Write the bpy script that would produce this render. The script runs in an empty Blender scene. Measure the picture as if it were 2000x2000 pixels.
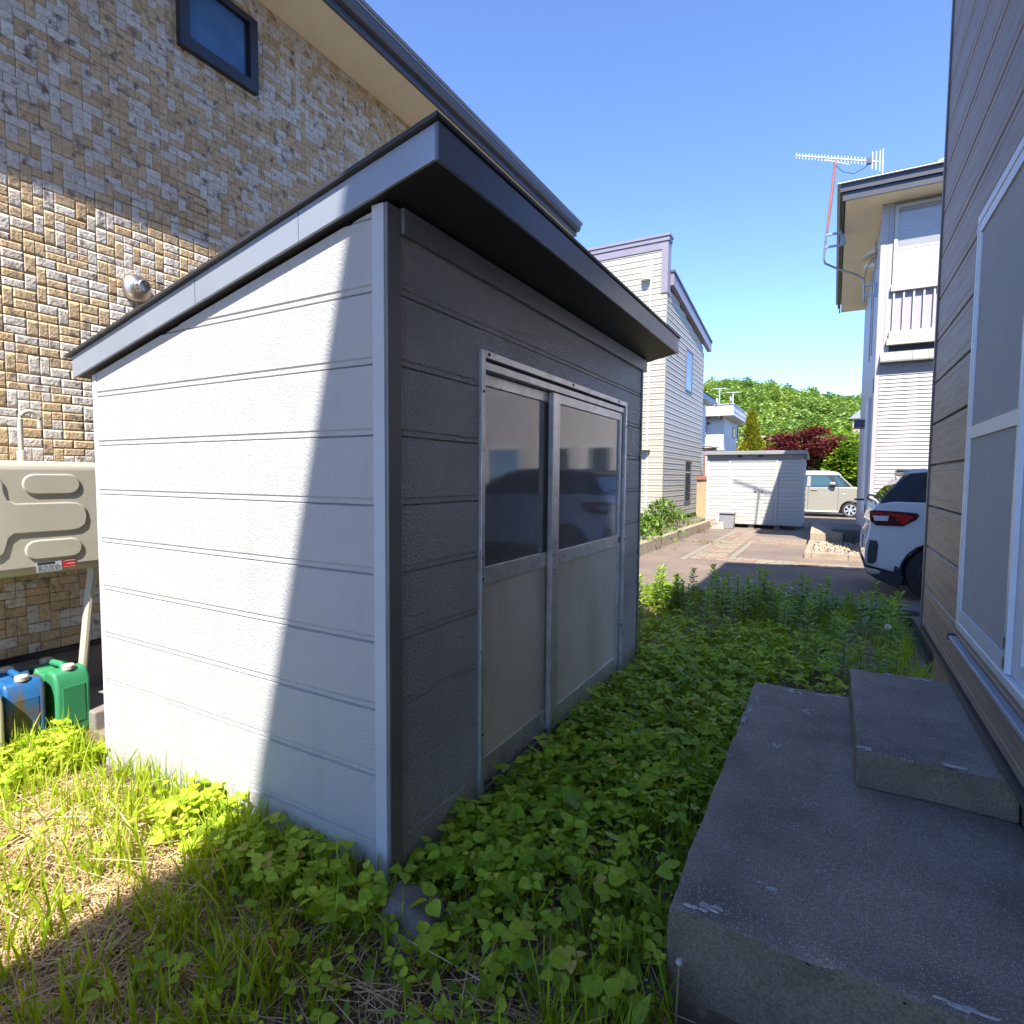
import bpy, bmesh, math, random
import numpy as np
from mathutils import Vector, Matrix
random.seed(7); rng = np.random.default_rng(11)
S = bpy.context.scene; COL = S.collection; R = math.radians
# ------------------------------------------------------------------ camera, sky, sun, exposure
cd = bpy.data.cameras.new('camera'); cam = bpy.data.objects.new('camera', cd); COL.objects.link(cam)
cd.sensor_width = 36; cd.lens = 20.07; cd.clip_end = 3000; cd.clip_start = .05
cam.matrix_world = Matrix(((0.87161426, -0.03697822, 0.48879565, 1.29257508), (0.4901309, 0.04994965, -0.87021649, -1.45315257),
                           (0.00776389, 0.99806695, 0.06166099, 1.45), (0, 0, 0, 1)))
S.camera = cam
SUN = Vector((1/3.9, -1/1.35, 1.0)).normalized()            # towards the sun
w = bpy.data.worlds.new('World'); S.world = w; w.use_nodes = True
nt = w.node_tree; bg = nt.nodes['Background']; sky = nt.nodes.new('ShaderNodeTexSky')
sky.sky_type = 'NISHITA'; sky.sun_disc = False; sky.sun_elevation = math.asin(SUN.z)
sky.sun_rotation = math.atan2(SUN.x, SUN.y); sky.air_density = 2.5; sky.dust_density = 0.; sky.ozone_density = .7; sky.altitude = 18000
hs = nt.nodes.new('ShaderNodeHueSaturation'); hs.inputs['Saturation'].default_value = 1.08; hs.inputs['Hue'].default_value = .503; nt.links.new(sky.outputs[0], hs.inputs['Color']); nt.links.new(hs.outputs[0], bg.inputs[0]); bg.inputs[1].default_value = .15
sl = bpy.data.lights.new('sun', 'SUN'); sl.energy = 2.0; sl.angle = R(.53); sl.color = (1, .945, .86)
so = bpy.data.objects.new('sun', sl); COL.objects.link(so); so.rotation_euler = SUN.to_track_quat('Z', 'Y').to_euler()
S.view_settings.view_transform = 'Standard'; S.view_settings.look = 'None'; S.view_settings.exposure = 2.72; S.view_settings.gamma = 1
S.view_settings.use_curve_mapping = False
S.render.engine = 'CYCLES'; S.cycles.use_denoising = True; S.cycles.max_bounces = 8
S.cycles.diffuse_bounces = 5; S.cycles.glossy_bounces = 4; S.cycles.transparent_max_bounces = 8; S.cycles.sample_clamp_indirect = 8

# ------------------------------------------------------------------ materials
MATS = {}
def mat(name, col, rough=.6, metal=0., var=.12, vs=3., stretch=(1, 1, 1), col2=None, lo=.45, hi=.62, s2=5., st2=(1, 1, 1),
        bump=0., bs=60., bst=(1, 1, 1), bd=.003, spk=None, spks=400., spec=.5, trans=0., attr=None, ramp=None, bramp=None, coat=0.):
    if name in MATS: return MATS[name]
    m = bpy.data.materials.new(name); m.use_nodes = True; t = m.node_tree; L = t.links.new
    b = t.nodes['Principled BSDF']; out = t.nodes['Material Output']
    b.inputs['Roughness'].default_value = rough; b.inputs['Metallic'].default_value = metal
    b.inputs['Specular IOR Level'].default_value = spec; b.inputs['Coat Weight'].default_value = coat
    pos = t.nodes.new('ShaderNodeNewGeometry').outputs['Position']
    def noise(scale, st=(1, 1, 1), detail=4, rg=.55):
        mp = t.nodes.new('ShaderNodeMapping'); mp.inputs['Scale'].default_value = st; L(pos, mp.inputs[0])
        n = t.nodes.new('ShaderNodeTexNoise'); n.inputs['Scale'].default_value = scale; n.inputs['Detail'].default_value = detail
        n.inputs['Roughness'].default_value = rg; L(mp.outputs[0], n.inputs['Vector']); return n.outputs['Fac']
    def rng_(v, a, c, o0=0., o1=1.):
        r = t.nodes.new('ShaderNodeMapRange'); r.inputs[1].default_value = a; r.inputs[2].default_value = c
        r.inputs[3].default_value = o0; r.inputs[4].default_value = o1; L(v, r.inputs[0]); return r.outputs[0]
    def mix(f, a, c, mode='MIX'):
        x = t.nodes.new('ShaderNodeMix'); x.data_type = 'RGBA'; x.blend_type = mode
        for s_, val in ((x.inputs[0], f), (x.inputs[6], a), (x.inputs[7], c)):
            if hasattr(val, 'is_output'): L(val, s_)
            elif isinstance(val, (int, float)): s_.default_value = val
            else: s_.default_value = (*val[:3], 1)
        return x.outputs[2]
    c = col
    if attr:                                            # per-piece tone
        a = t.nodes.new('ShaderNodeAttribute'); a.attribute_name = 'tone'
        rp = t.nodes.new('ShaderNodeValToRGB'); e = rp.color_ramp.elements
        while len(e) < len(attr): e.new(.5)
        for k, (p_, cc) in enumerate(attr): e[k].position = p_; e[k].color = (*cc, 1)
        L(a.outputs['Fac'], rp.inputs[0]); c = rp.outputs[0]
    if var:
        f = rng_(noise(vs, stretch), .3, .7, 1-var, 1+var)
        x = t.nodes.new('ShaderNodeCombineColor'); [L(f, x.inputs[i]) for i in range(3)]
        c = mix(1., c, x.outputs[0], 'MULTIPLY')
    if col2: c = mix(rng_(noise(s2, st2, 5), lo, hi), c, col2)
    if spk: c = mix(rng_(noise(spks, (1, 1, 1), 1), .62, .68), c, spk)
    if hasattr(c, 'is_output'): L(c, b.inputs['Base Color'])
    else: b.inputs['Base Color'].default_value = (*c, 1)
    if bump:
        h = noise(bs, bst, 4, .5)
        if bramp: h = rng_(h, *bramp)
        bn = t.nodes.new('ShaderNodeBump'); bn.inputs['Strength'].default_value = bump; bn.inputs['Distance'].default_value = bd
        L(h, bn.inputs['Height']); L(bn.outputs[0], b.inputs['Normal'])
    if trans:
        tr = t.nodes.new('ShaderNodeBsdfTranslucent'); ms = t.nodes.new('ShaderNodeMixShader'); ms.inputs[0].default_value = trans
        tc = mix(1., c, (1.25, 1.15, .45), 'MULTIPLY')
        L(tc, tr.inputs[0]); L(b.outputs[0], ms.inputs[1]); L(tr.outputs[0], ms.inputs[2]); L(ms.outputs[0], out.inputs[0])
    MATS[name] = m; return m

STUC = dict(bump=.45, bs=105., bd=.0035, bramp=(.42, .62))
m_white = mat('white_stucco_siding', (.40, .40, .39), .55, var=.03, vs=2, col2=(.345, .345, .33), lo=.55, hi=.85, s2=3.2, st2=(2.5, 2.5, .45), **STUC)
m_dark = mat('charcoal_stucco_siding', (.41, .385, .36), .36, var=.15, vs=2.5, bump=.85, bs=85., bd=.005, bramp=(.42, .60))
m_wtrim = mat('white_painted_trim', (.46, .485, .50), .45, var=.04)
m_dtrim = mat('charcoal_painted_trim', (.19, .175, .165), .42, var=.12)
m_fasc = mat('slate_painted_metal', (.33, .37, .43), .48, .5, var=.06, bump=.04, bs=6)
m_ffasc = mat('shaded_fascia_metal', (.12, .145, .21), .32, var=.12, bump=.06, bs=6)  # same paint as the side fascia, darkened and blued for shade and sky
m_roof = mat('dark_roof_metal', (.03, .032, .037), .5, col2=(.07, .05, .04), lo=.55, hi=.75, s2=12)
m_soff = mat('black_soffit_board', (.022, .021, .021), .55, var=.2, vs=6)
m_alu = mat('weathered_aluminium', (.66, .64, .62), .38, .55, var=.18, vs=9, col2=(.22, .22, .20), lo=.6, hi=.8, s2=26)
m_panel = mat('grey_door_panel', (.70, .63, .53), .5, var=.1, vs=2.2, col2=(.50, .49, .35), lo=.5, hi=.8, s2=2.5, st2=(1, 1, .5))
m_glass = mat('wavy_shed_glass', (.17, .17, .17), .06, var=.3, vs=1.4, spec=1.0, bump=.05, bs=14, bst=(1, 1, .35), bd=.004)
m_rail = mat('dirty_sill_rail', (.20, .185, .18), .5, .3, var=.3, vs=30)
BLK = [(0., (.58, .53, .46)), (.42, (.50, .44, .37)), (.5, (.47, .355, .225)), (.78, (.52, .385, .23)), (1., (.42, .30, .17))]
m_block = mat('split_stone_block', (1, 1, 1), .85, var=.2, vs=40, attr=BLK, col2=(.20, .16, .13), lo=.56, hi=.68, s2=17, bump=1., bs=62, bd=.006, spec=.12)
m_mortar = mat('block_joint', (.075, .058, .042), .9, var=.1)
m_cream_s = mat('cream_soffit_board', (.78, .70, .53), .7, var=.03)
m_slate = mat('slate_gutter_metal', (.06, .068, .09), .38, var=.08)
m_dslate = mat('dark_eave_metal', (.038, .04, .052), .4, var=.08)
m_slate2 = mat('pale_gutter_lip', (.45, .47, .5), .35, var=.05)
m_wframe = mat('dark_window_frame', (.016, .019, .028), .35, var=.1)
m_pane = mat('window_glass', (.03, .045, .06), .04, var=.1, spec=1.)
m_pane_w = mat('curtained_glass', (.50, .48, .44), .08, var=.05, spec=.8, vs=2)
m_conc = mat('foundation_concrete', (.21, .19, .17), .85, var=.2, vs=6, bump=.3, bs=40)
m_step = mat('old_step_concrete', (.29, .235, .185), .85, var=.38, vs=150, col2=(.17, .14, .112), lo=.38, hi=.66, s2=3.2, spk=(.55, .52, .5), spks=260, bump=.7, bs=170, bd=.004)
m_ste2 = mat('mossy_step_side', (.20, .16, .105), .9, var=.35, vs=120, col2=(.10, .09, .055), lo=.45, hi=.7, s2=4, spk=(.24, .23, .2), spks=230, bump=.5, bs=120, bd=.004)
m_kerb = mat('kerb_concrete', (.28, .225, .16), .85, var=.2, vs=9, bump=.4, bs=60)
m_kerbd = mat('mossy_kerb_concrete', (.13, .125, .11), .9, var=.25, vs=9, bump=.4, bs=60)
m_tank = mat('beige_tank_enamel', (.42, .39, .315), .38, var=.04, vs=4, col2=(.30, .30, .16), lo=.62, hi=.85, s2=3, st2=(1, 1, 2))
m_brown = mat('brown_woodgrain_siding', (.32, .255, .20), .5, spec=.3, var=.14, vs=7, stretch=(1, .35, 4), col2=(.225, .175, .135), lo=.5, hi=.78, s2=16, st2=(1, .16, 2.6), bump=.5, bs=30, bst=(1, .22, 3), bd=.004)
m_btrim = mat('brown_trim', (.12, .10, .09), .45, var=.1)
m_wsash = mat('white_sash', (.66, .70, .74), .35, var=.03)
m_screen = mat('insect_screen', (.40, .405, .405), .7, var=.08, vs=2, bump=.12, bs=700, bd=.001)
m_asph = mat('driveway_asphalt', (.165, .125, .093), .9, var=.2, vs=1.1, col2=(.125, .092, .075), lo=.45, hi=.7, s2=.7, spk=(.25, .20, .17), spks=150, bump=.25, bs=200, bd=.003)
m_soil = mat('garden_soil', (.13, .095, .068), .95, var=.35, vs=9, col2=(.24, .18, .12), lo=.5, hi=.7, s2=14, bump=.8, bs=40, bd=.01)
m_bounce = mat('pale_bounce_ground', (.42, .38, .32), .95, var=.2, vs=8)
m_earth = mat('distant_ground', (.12, .13, .07), .95, var=.3, vs=.2)
m_grass = mat('grass_blade', (1, 1, 1), .55, var=.1, trans=.45, spec=.3, attr=[(0., (.20, .33, .018)), (.6, (.34, .46, .022)), (1., (.46, .48, .07))])
m_straw = mat('dry_straw', (1, 1, 1), .75, var=.15, spec=.2, attr=[(0., (.32, .20, .10)), (.5, (.54, .37, .20)), (1., (.68, .54, .34))])
m_leaf = mat('bramble_leaf', (1, 1, 1), .5, var=.16, vs=60, trans=.42, spec=.35, attr=[(0., (.20, .34, .025)), (.45, (.40, .56, .04)), (.96, (.54, .68, .06)), (1., (.6, .5, .12))])
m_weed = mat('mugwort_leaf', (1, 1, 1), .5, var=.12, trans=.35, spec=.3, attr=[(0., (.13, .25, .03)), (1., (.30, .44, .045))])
m_bright = mat('border_foliage', (1, 1, 1), .5, var=.12, trans=.4, attr=[(0., (.08, .17, .02)), (1., (.17, .27, .035))])
m_stem = mat('green_stem', (.10, .13, .04), .6, var=.1)
m_fluff = mat('seed_fluff', (.78, .78, .75), .8, var=0, trans=.3)
m_stone = mat('grey_boulder', (.17, .145, .125), .8, var=.2, vs=14, bump=.5, bs=90, spk=(.3, .29, .28), spks=300)
m_blue = mat('blue_polyethylene', (.012, .095, .26), .42, var=.08, col2=(.10, .075, .055), lo=.5, hi=.62, s2=4.2, st2=(1, 2.5, .7))
m_green = mat('green_polyethylene', (.035, .22, .095), .42, var=.08, vs=5, bump=.1, bs=30)
m_beigep = mat('beige_polyethylene', (.48, .42, .30), .45)
m_cap = mat('grubby_white_cap', (.50, .48, .43), .5, var=.3, vs=60, col2=(.28, .2, .12), lo=.5, hi=.7, s2=30)
m_cream = mat('cream_vinyl_siding', (.34, .305, .24), .5, var=.04, vs=3, col2=(.42, .33, .22), lo=.68, hi=.85, s2=2, st2=(1, 1, .25))
m_mauve = mat('mauve_fascia', (.20, .172, .195), .45, var=.05)
m_lilac = mat('lilac_white_siding', (.36, .335, .33), .5, var=.03)
m_pale = mat('pale_blue_siding', (.45, .48, .51), .5, var=.03)
m_whitew = mat('white_plaster', (.45, .44, .43), .6, var=.03)
m_off = mat('ivory_aluminium', (.40, .38, .32), .4, var=.03)
m_ashed = mat('ivory_steel_siding', (.42, .41, .37), .45, var=.02)
m_ashed2 = mat('grey_brown_steel', (.22, .20, .185), .45, var=.05)
m_galv = mat('galvanised_roof', (.27, .27, .25), .42, .3, var=.08)
m_binp = mat('grey_plastic', (.20, .20, .21), .5, var=.05)
m_milk = mat('ivory_plastic', (.45, .42, .33), .45, var=.04)
m_redp = mat('red_print', (.50, .025, .03), .5, var=.05)
m_black = mat('black_print', (.02, .02, .022), .5, var=0)
m_greyl = mat('grey_label', (.42, .45, .48), .4, var=.1, vs=60)
m_steel = mat('stainless_steel', (.55, .52, .48), .34, 1., var=.05)
m_galvp = mat('galvanised_pipe', (.30, .31, .32), .35, .7, var=.12, vs=20)
m_rust = mat('rusty_red_pipe', (.33, .09, .06), .6, var=.2, vs=12)
m_antw = mat('antenna_metal', (.58, .6, .6), .35, .4, var=.05)
m_cable = mat('black_cable', (.02, .02, .022), .5, var=0)
m_fence = mat('unpainted_board', (.36, .26, .15), .7, var=.1, vs=4, stretch=(3, 3, .3))
m_copper = mat('brown_cap_metal', (.26, .11, .06), .5)
m_pav_r = mat('red_paver', (.225, .145, .105), .85, var=.2, vs=12, bump=.4, bs=60)
m_pav_c = mat('cream_paver', (.235, .20, .15), .85, var=.2, vs=12, bump=.4, bs=60)
m_pav_g = mat('edging_concrete', (.21, .185, .145), .85, var=.2, vs=9, bump=.4, bs=60)
m_gravel = mat('river_gravel', (1, 1, 1), .8, var=.15, vs=30, attr=[(0., (.20, .14, .09)), (.6, (.33, .26, .18)), (1., (.45, .39, .31))])
m_carw = mat('white_car_paint', (.60, .62, .65), .22, var=0, coat=.8, spec=.6)
m_carb = mat('beige_car_paint', (.27, .255, .205), .26, var=0, coat=.7)
m_cglass = mat('car_glass', (.025, .04, .055), .03, var=0, spec=1.)
m_cglass2 = mat('green_tinted_glass', (.035, .08, .075), .04, var=0, spec=1.)
m_carbk = mat('black_car_plastic', (.018, .018, .02), .45, var=0)
m_tyre = mat('tyre_rubber', (.022, .022, .023), .8, var=.15, bump=.3, bs=60)
m_rim = mat('silver_rim', (.62, .63, .64), .3, .6, var=0)
m_lampr = mat('red_lamp_lens', (.42, .012, .015), .1, var=0, coat=1.)
m_lampd = mat('smoked_lamp_lens', (.05, .008, .010), .1, var=0, coat=1.)
m_lampw = mat('clear_lamp_lens', (.62, .62, .64), .1, var=0, coat=1.)
m_chrome = mat('satin_chrome', (.6, .58, .52), .25, .9, var=0)
m_bark = mat('tree_bark', (.10, .075, .055), .9, var=.3, vs=20)
GRN_ = [(0., (.03, .075, .018)), (.5, (.075, .14, .028)), (1., (.135, .19, .045))]
m_forest = mat('hazed_hill_leaves', (1, 1, 1), .6, var=.1, vs=.3, trans=.3, attr=[(0., (.11, .20, .05)), (.5, (.19, .30, .06)), (1., (.28, .37, .085))])  # faint blue haze mixed into the leaf tones
m_conif = mat('golden_conifer_leaf', (1, 1, 1), .6, var=.1, trans=.25, attr=[(0., (.15, .20, .02)), (.6, (.30, .32, .03)), (1., (.42, .36, .04))])
m_maple = mat('red_maple_leaf', (1, 1, 1), .55, var=.1, trans=.3, attr=[(0., (.07, .014, .022)), (.7, (.17, .032, .042)), (1., (.27, .075, .05))])
m_everg = mat('evergreen_leaf', (1, 1, 1), .55, var=.1, trans=.3, attr=[(0., (.05, .13, .012)), (.6, (.16, .28, .02)), (1., (.27, .37, .03))])
m_pot = mat('white_pot_plastic', (.62, .62, .6), .5, var=.1)

# ------------------------------------------------------------------ builders
ORG = {}
def root(name, label, cat, loc=(0, 0, 0), group=None):
    o = bpy.data.objects.new(name, None); COL.objects.link(o); o.location = loc; o.empty_display_size = .1
    o['label'] = label; o['category'] = cat
    if group: o['group'] = group
    ORG[o.name] = Vector(loc); return o
def tag(o, label, cat, group=None):
    o['label'] = label; o['category'] = cat
    if group: o['group'] = group
    return o
class MB:
    def __init__(s): s.v = []; s.f = []; s.m = []
    def add(s, vs, fs, mi=0):
        n = len(s.v); s.v += [tuple(v) for v in vs]; s.f += [tuple(i+n for i in f) for f in fs]; s.m += [mi]*len(fs); return s
    def box(s, a, b, mi=0):
        (x0, y0, z0), (x1, y1, z1) = a, b
        return s.add([(x0,y0,z0),(x1,y0,z0),(x1,y1,z0),(x0,y1,z0),(x0,y0,z1),(x1,y0,z1),(x1,y1,z1),(x0,y1,z1)],
                     [(0,3,2,1),(4,5,6,7),(0,1,5,4),(1,2,6,5),(2,3,7,6),(3,0,4,7)], mi)
    def prism(s, poly, ax, lo, hi, mi=0):               # poly in the two other axes (order x,y,z without ax); lo/hi number or function of (p,q)
        n = len(poly); f = lambda w_, p, q: w_(p, q) if callable(w_) else w_
        def pt(p, q, h): return {'x': (h, p, q), 'y': (p, h, q), 'z': (p, q, h)}[ax]
        vs = [pt(p, q, f(lo, p, q)) for p, q in poly] + [pt(p, q, f(hi, p, q)) for p, q in poly]
        return s.add(vs, [tuple(range(n)), tuple(range(2*n-1, n-1, -1))] + [(i, i+n, (i+1) % n+n, (i+1) % n) for i in range(n)], mi)
    def tube(s, pts, r, n=8, mi=0):
        pts = [Vector(p) for p in pts]; rr = r if isinstance(r, (list, tuple)) else [r]*len(pts); rings = []
        up = Vector((0, 0, 1))
        for i, p in enumerate(pts):
            d = (pts[min(i+1, len(pts)-1)]-pts[max(i-1, 0)]).normalized()
            a = d.cross(up if abs(d.z) < .95 else Vector((1, 0, 0))).normalized(); b = d.cross(a)
            if i and (a.dot(pa) < 0) : a, b = -a, -b
            pa = a
            rings.append([p+(a*math.cos(k*2*math.pi/n)+b*math.sin(k*2*math.pi/n))*rr[i] for k in range(n)])
        vs = [v for r_ in rings for v in r_]
        fs = [(i*n+k, i*n+(k+1) % n, (i+1)*n+(k+1) % n, (i+1)*n+k) for i in range(len(pts)-1) for k in range(n)]
        fs += [tuple(range(n))[::-1], tuple((len(pts)-1)*n+k for k in range(n))]
        return s.add(vs, fs, mi)
    def lathe(s, prof, c, ax='z', n=20, mi=0):          # prof [(r,h)]
        vs = []
        for r, h in prof:
            for k in range(n):
                a = 2*math.pi*k/n; p, q = r*math.cos(a), r*math.sin(a)
                o = {'x': (h, p, q), 'y': (p, h, q), 'z': (p, q, h)}[ax]; vs.append((c[0]+o[0], c[1]+o[1], c[2]+o[2]))
        m = len(prof)
        fs = [(i*n+k, i*n+(k+1) % n, (i+1)*n+(k+1) % n, (i+1)*n+k) for i in range(m-1) for k in range(n)]
        fs += [tuple(range(n))[::-1], tuple((m-1)*n+k for k in range(n))]
        return s.add(vs, fs, mi)
    def build(s, name, mats, parent=None, smooth=False, bev=0., seg=2, clip=None, ang=35, loc=None):
        me = bpy.data.meshes.new(name); og = ORG.get(parent.name, Vector()) if parent else Vector(loc or (0, 0, 0))
        me.from_pydata([(x-og.x, y-og.y, z-og.z) for x, y, z in s.v], [], s.f)
        for m in (mats if isinstance(mats, (list, tuple)) else [mats]): me.materials.append(m)
        me.polygons.foreach_set('material_index', s.m)
        bm = bmesh.new(); bm.from_mesh(me); bmesh.ops.recalc_face_normals(bm, faces=bm.faces)
        for co, no in (clip or []):
            g = bmesh.ops.bisect_plane(bm, geom=bm.verts[:]+bm.edges[:]+bm.faces[:], plane_co=Vector(co)-og, plane_no=no, clear_outer=True)
            ed = [e for e in g['geom_cut'] if isinstance(e, bmesh.types.BMEdge)]
            if ed: bmesh.ops.contextual_create(bm, geom=ed)
        bm.to_mesh(me); bm.free()
        if smooth:
            me.polygons.foreach_set('use_smooth', [True]*len(me.polygons)); me.set_sharp_from_angle(angle=R(ang))
        o = bpy.data.objects.new(name, me); COL.objects.link(o)
        if parent: o.parent = parent
        else: o.location = og
        ORG[o.name] = og
        if bev:
            b = o.modifiers.new('bevel', 'BEVEL'); b.width = bev; b.segments = seg; b.limit_method = 'ANGLE'; b.angle_limit = R(30)
        return o
def box(name, a, b, m, parent=None, bev=0., **k): return MB().box(a, b).build(name, m, parent, bev=bev, **k)
def npmesh(name, V, F, m, tone=None, parent=None, smooth=False):
    """V (n,3); F (k,4) or (k,3) int array"""
    me = bpy.data.meshes.new(name); og = ORG.get(parent.name, Vector()) if parent else Vector()
    V = np.asarray(V, np.float32)-np.array(og, np.float32); F = np.asarray(F, np.int32); k = F.shape[1]
    me.vertices.add(len(V)); me.vertices.foreach_set('co', V.ravel()); me.loops.add(F.size); me.loops.foreach_set('vertex_index', F.ravel())
    me.polygons.add(len(F)); me.polygons.foreach_set('loop_start', np.arange(0, F.size, k, dtype=np.int32))
    me.polygons.foreach_set('loop_total', np.full(len(F), k, np.int32))
    if smooth: me.polygons.foreach_set('use_smooth', np.ones(len(F), bool))
    if tone is not None:
        a = me.attributes.new('tone', 'FLOAT', 'POINT'); a.data.foreach_set('value', np.asarray(tone, np.float32))
    me.update(calc_edges=True); me.materials.append(m)
    o = bpy.data.objects.new(name, me); COL.objects.link(o)
    if parent: o.parent = parent
    ORG[o.name] = og; return o
def copy_tree(o, parent=None):
    c = o.copy(); COL.objects.link(c)
    if parent: c.parent = parent
    for ch in [x for x in o.children]: copy_tree(ch, c)
    return c
def structure(o): o['kind'] = 'structure'; return o
def stuff(o): o['kind'] = 'stuff'; return o
def scatter(T, F, P, A, tone):
    """template verts T (n,3), faces F (k,m) placed at P (N,3) with 3x3 matrices A (N,3,3); tone (N,)"""
    N, n = len(P), len(T); V = np.einsum('nij,kj->nki', A, T)+P[:, None, :]
    FF = (F[None]+(np.arange(N)*n)[:, None, None]).reshape(-1, F.shape[1]); return V.reshape(-1, 3), FF, np.repeat(tone, n)
def frames(yaw, pitch, roll, s):
    """columns: x side, y along leaf, z up; leaf points to +y, pitched up by pitch"""
    cy, sy, cp, sp, cr, sr = np.cos(yaw), np.sin(yaw), np.cos(pitch), np.sin(pitch), np.cos(roll), np.sin(roll)
    d = np.stack([cp*cy, cp*sy, sp], -1); sd = np.stack([sy, -cy, np.zeros_like(yaw)], -1); up = np.cross(sd, d)
    x = sd*cr[:, None]+up*sr[:, None]; z = -sd*sr[:, None]+up*cr[:, None]
    return np.stack([x, d, z], -1)*np.asarray(s)[:, None, None]
U = rng.uniform
LEAF_T = np.array([(0,0,0),(0,.55,-.05),(0,1.05,-.10),(-.30,.08,.05),(-.44,.34,.07),(-.36,.62,.03),(-.17,.86,-.03),(.30,.08,.05),(.44,.34,.07),(.36,.62,.03),(.17,.86,-.03)], float)
LEAF_F = np.array([(0,1,4,3),(1,5,4,4),(1,6,5,5),(1,2,6,6),(0,7,8,1),(1,8,9,9),(1,9,10,10),(1,10,2,2)])
LEAF_F = np.array([(0,1,4),(0,4,3),(1,5,4),(1,6,5),(1,2,6),(0,8,1),(0,7,8),(1,8,9),(1,9,10),(1,10,2)])
LANCE_T = np.array([(0,0,0),(0,.5,.03),(0,1,-.12),(-.12,.3,.03),(-.09,.65,.0),(.12,.3,.03),(.09,.65,0)], float)
LANCE_F = np.array([(0,1,3),(1,4,3),(1,2,4),(0,5,1),(1,5,6),(1,6,2)])
QUAD_T = np.array([(-.5,0,0),(.5,0,0),(.42,1,.12),(-.42,1,.12)], float); QUAD_F = np.array([(0,1,2,3)])
def ngrid(n): return U(0, 2*np.pi, n)

# ------------------------------------------------------------------ setting: ground, garden, driveway, hill
DZ = -.04
def heightmesh(name, xs, ys, fz, m):
    X, Y = np.meshgrid(xs, ys); Z = fz(X, Y); nx, ny = len(xs), len(ys)
    i = (np.arange(ny-1)[:, None]*nx+np.arange(nx-1)[None]).ravel()
    return npmesh(name, np.stack([X, Y, Z], -1).reshape(-1, 3), np.stack([i, i+1, i+nx+1, i+nx], -1), m, smooth=True)
structure(heightmesh('ground', np.linspace(-900, 900, 7), np.linspace(-900, 1500, 7), lambda x, y: x*0-.16, m_earth))
def gz(x, y):                                               # garden surface
    b = .012*np.sin(x*9+np.cos(y*5)*2)*np.cos(y*8+1)+.008*np.sin(x*23+y*17)
    return b-.012-.02*np.clip(y-2.5, 0, 4)+.03*np.exp(-((x+1.2)**2+(y+.9)**2)/.4)
structure(heightmesh('garden_soil', np.linspace(-2.9, 2.0, 120), np.linspace(-4, 6.13, 220), gz, m_soil))
structure(box('driveway', (-3.2, 6.3, -.15), (14, 60, DZ), m_asph))
structure(box('bounce_yard', (-12, -16, -.155), (14, -4.0, -.045), m_bounce))  # unseen pale ground added behind the camera to bounce fill light
structure(box('street', (-60, 60, -.15), (60, 66, DZ), m_asph))
structure(box('side_driveway', (2.1, -6, -.15), (14, 6.3, DZ-.005), m_asph))
ke = root('garden_kerb', 'mossy concrete kerb between the weedy garden and the dark asphalt', 'kerb', (0, 6.2, 0))
x = -3.2
while x < 2.6: box('kerb_block', (x, 6.14, -.2), (x+.594, 6.30, .012+random.uniform(-.004, .004)), m_kerbd, ke, bev=.012); x += .6

# ------------------------------------------------------------------ garden shed
sh = root('garden_shed', 'garden shed, white stucco side and charcoal front with sliding glass doors', 'shed', (-.9, 1.4, 0))
PITCH = .2345; ROOFZ = lambda x_: 2.33+.215*x_
def board(name, m, parent, along, a, b, z0, z1, face, sgn, clip=None, prof=None):
    """stucco board: profile (depth,z) run along x or y"""
    pr = prof or [(-.02, z0), (.003, z0), (.009, z0+.0025), (.009, z0+.0165), (.0065, z0+.018), (.0065, z0+.0197), (.0115, z0+.0245), (.012, z1-.006), (.002, z1-.001), (-.02, z1-.001)]
    M_ = MB()
    if along == 'x': M_.prism([(face+sgn*d, z) for d, z in pr], 'x', a, b)
    else: M_.prism([(face+sgn*d, z) for d, z in pr], 'y', a, b)
    return M_.build(name, m, parent, clip=clip)
ZL = [2.054-PITCH*n for n in range(-2, 10)]
for z in ZL:
    if z-PITCH < 2.4:
        board('siding_board', m_white, sh, 'x', -1.82, -.042, z-PITCH, z, 0, -1, clip=[((0, 0, 2.32), (-.215, 0, 1))])
YD0, YD1, ZD1 = .545, 2.43, 1.97
for z in ZL:
    lo, hi = z-PITCH, z
    if lo > 2.3: continue
    hi_c = min(hi, 2.30)
    if lo < ZD1:
        for a, b in ((.048, YD0), (YD1, 2.79)): board('siding_board', m_dark, sh, 'y', a, b, lo, hi_c, 0, 1)
        if hi > ZD1: box('siding_board', (-.02, YD0, ZD1), (.012, YD1, hi_c-.004), m_dark, sh)
    else: board('siding_board', m_dark, sh, 'y', .048, 2.79, lo, hi_c, 0, 1)
box('wall_core', (-1.83, .02, 0), (-.05, 2.79, 1.9), m_mortar, sh)
box('wall_backing', (-.05, .02, 1.9), (-.02, 2.79, 2.3), m_mortar, sh)
MB().prism([(-1.82, 1.9), (-.06, 1.9), (-.06, 2.30), (-1.82, 1.92)], 'y', .022, .04).build('wall_backing', m_mortar, sh)
box('corner_trim', (-.046, -.018, -.03), (.006, .012, 2.325), m_wtrim, sh, bev=.004)
box('corner_trim', (.0065, -.016, -.03), (.020, .052, 2.325), m_dtrim, sh, bev=.004)
box('corner_trim', (-1.85, -.016, -.08), (-1.815, .03, 1.925), m_wtrim, sh, bev=.003)
box('corner_trim', (-.02, 2.785, -.03), (.020, 2.815, 2.3), m_dtrim, sh, bev=.003)
box('rear_wall', (-1.848, .03, 0), (-1.832, 2.81, 1.9), m_white, sh)
box('end_wall', (-1.83, 2.792, 0), (-.03, 2.81, 2.25), m_dark, sh)
box('frieze_trim', (.0, .052, 2.245), (.032, 2.86, 2.33), m_dtrim, sh, bev=.003)
RX0, RX1, RY0, RY1 = -1.95, .237, -.052, 2.93
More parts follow.
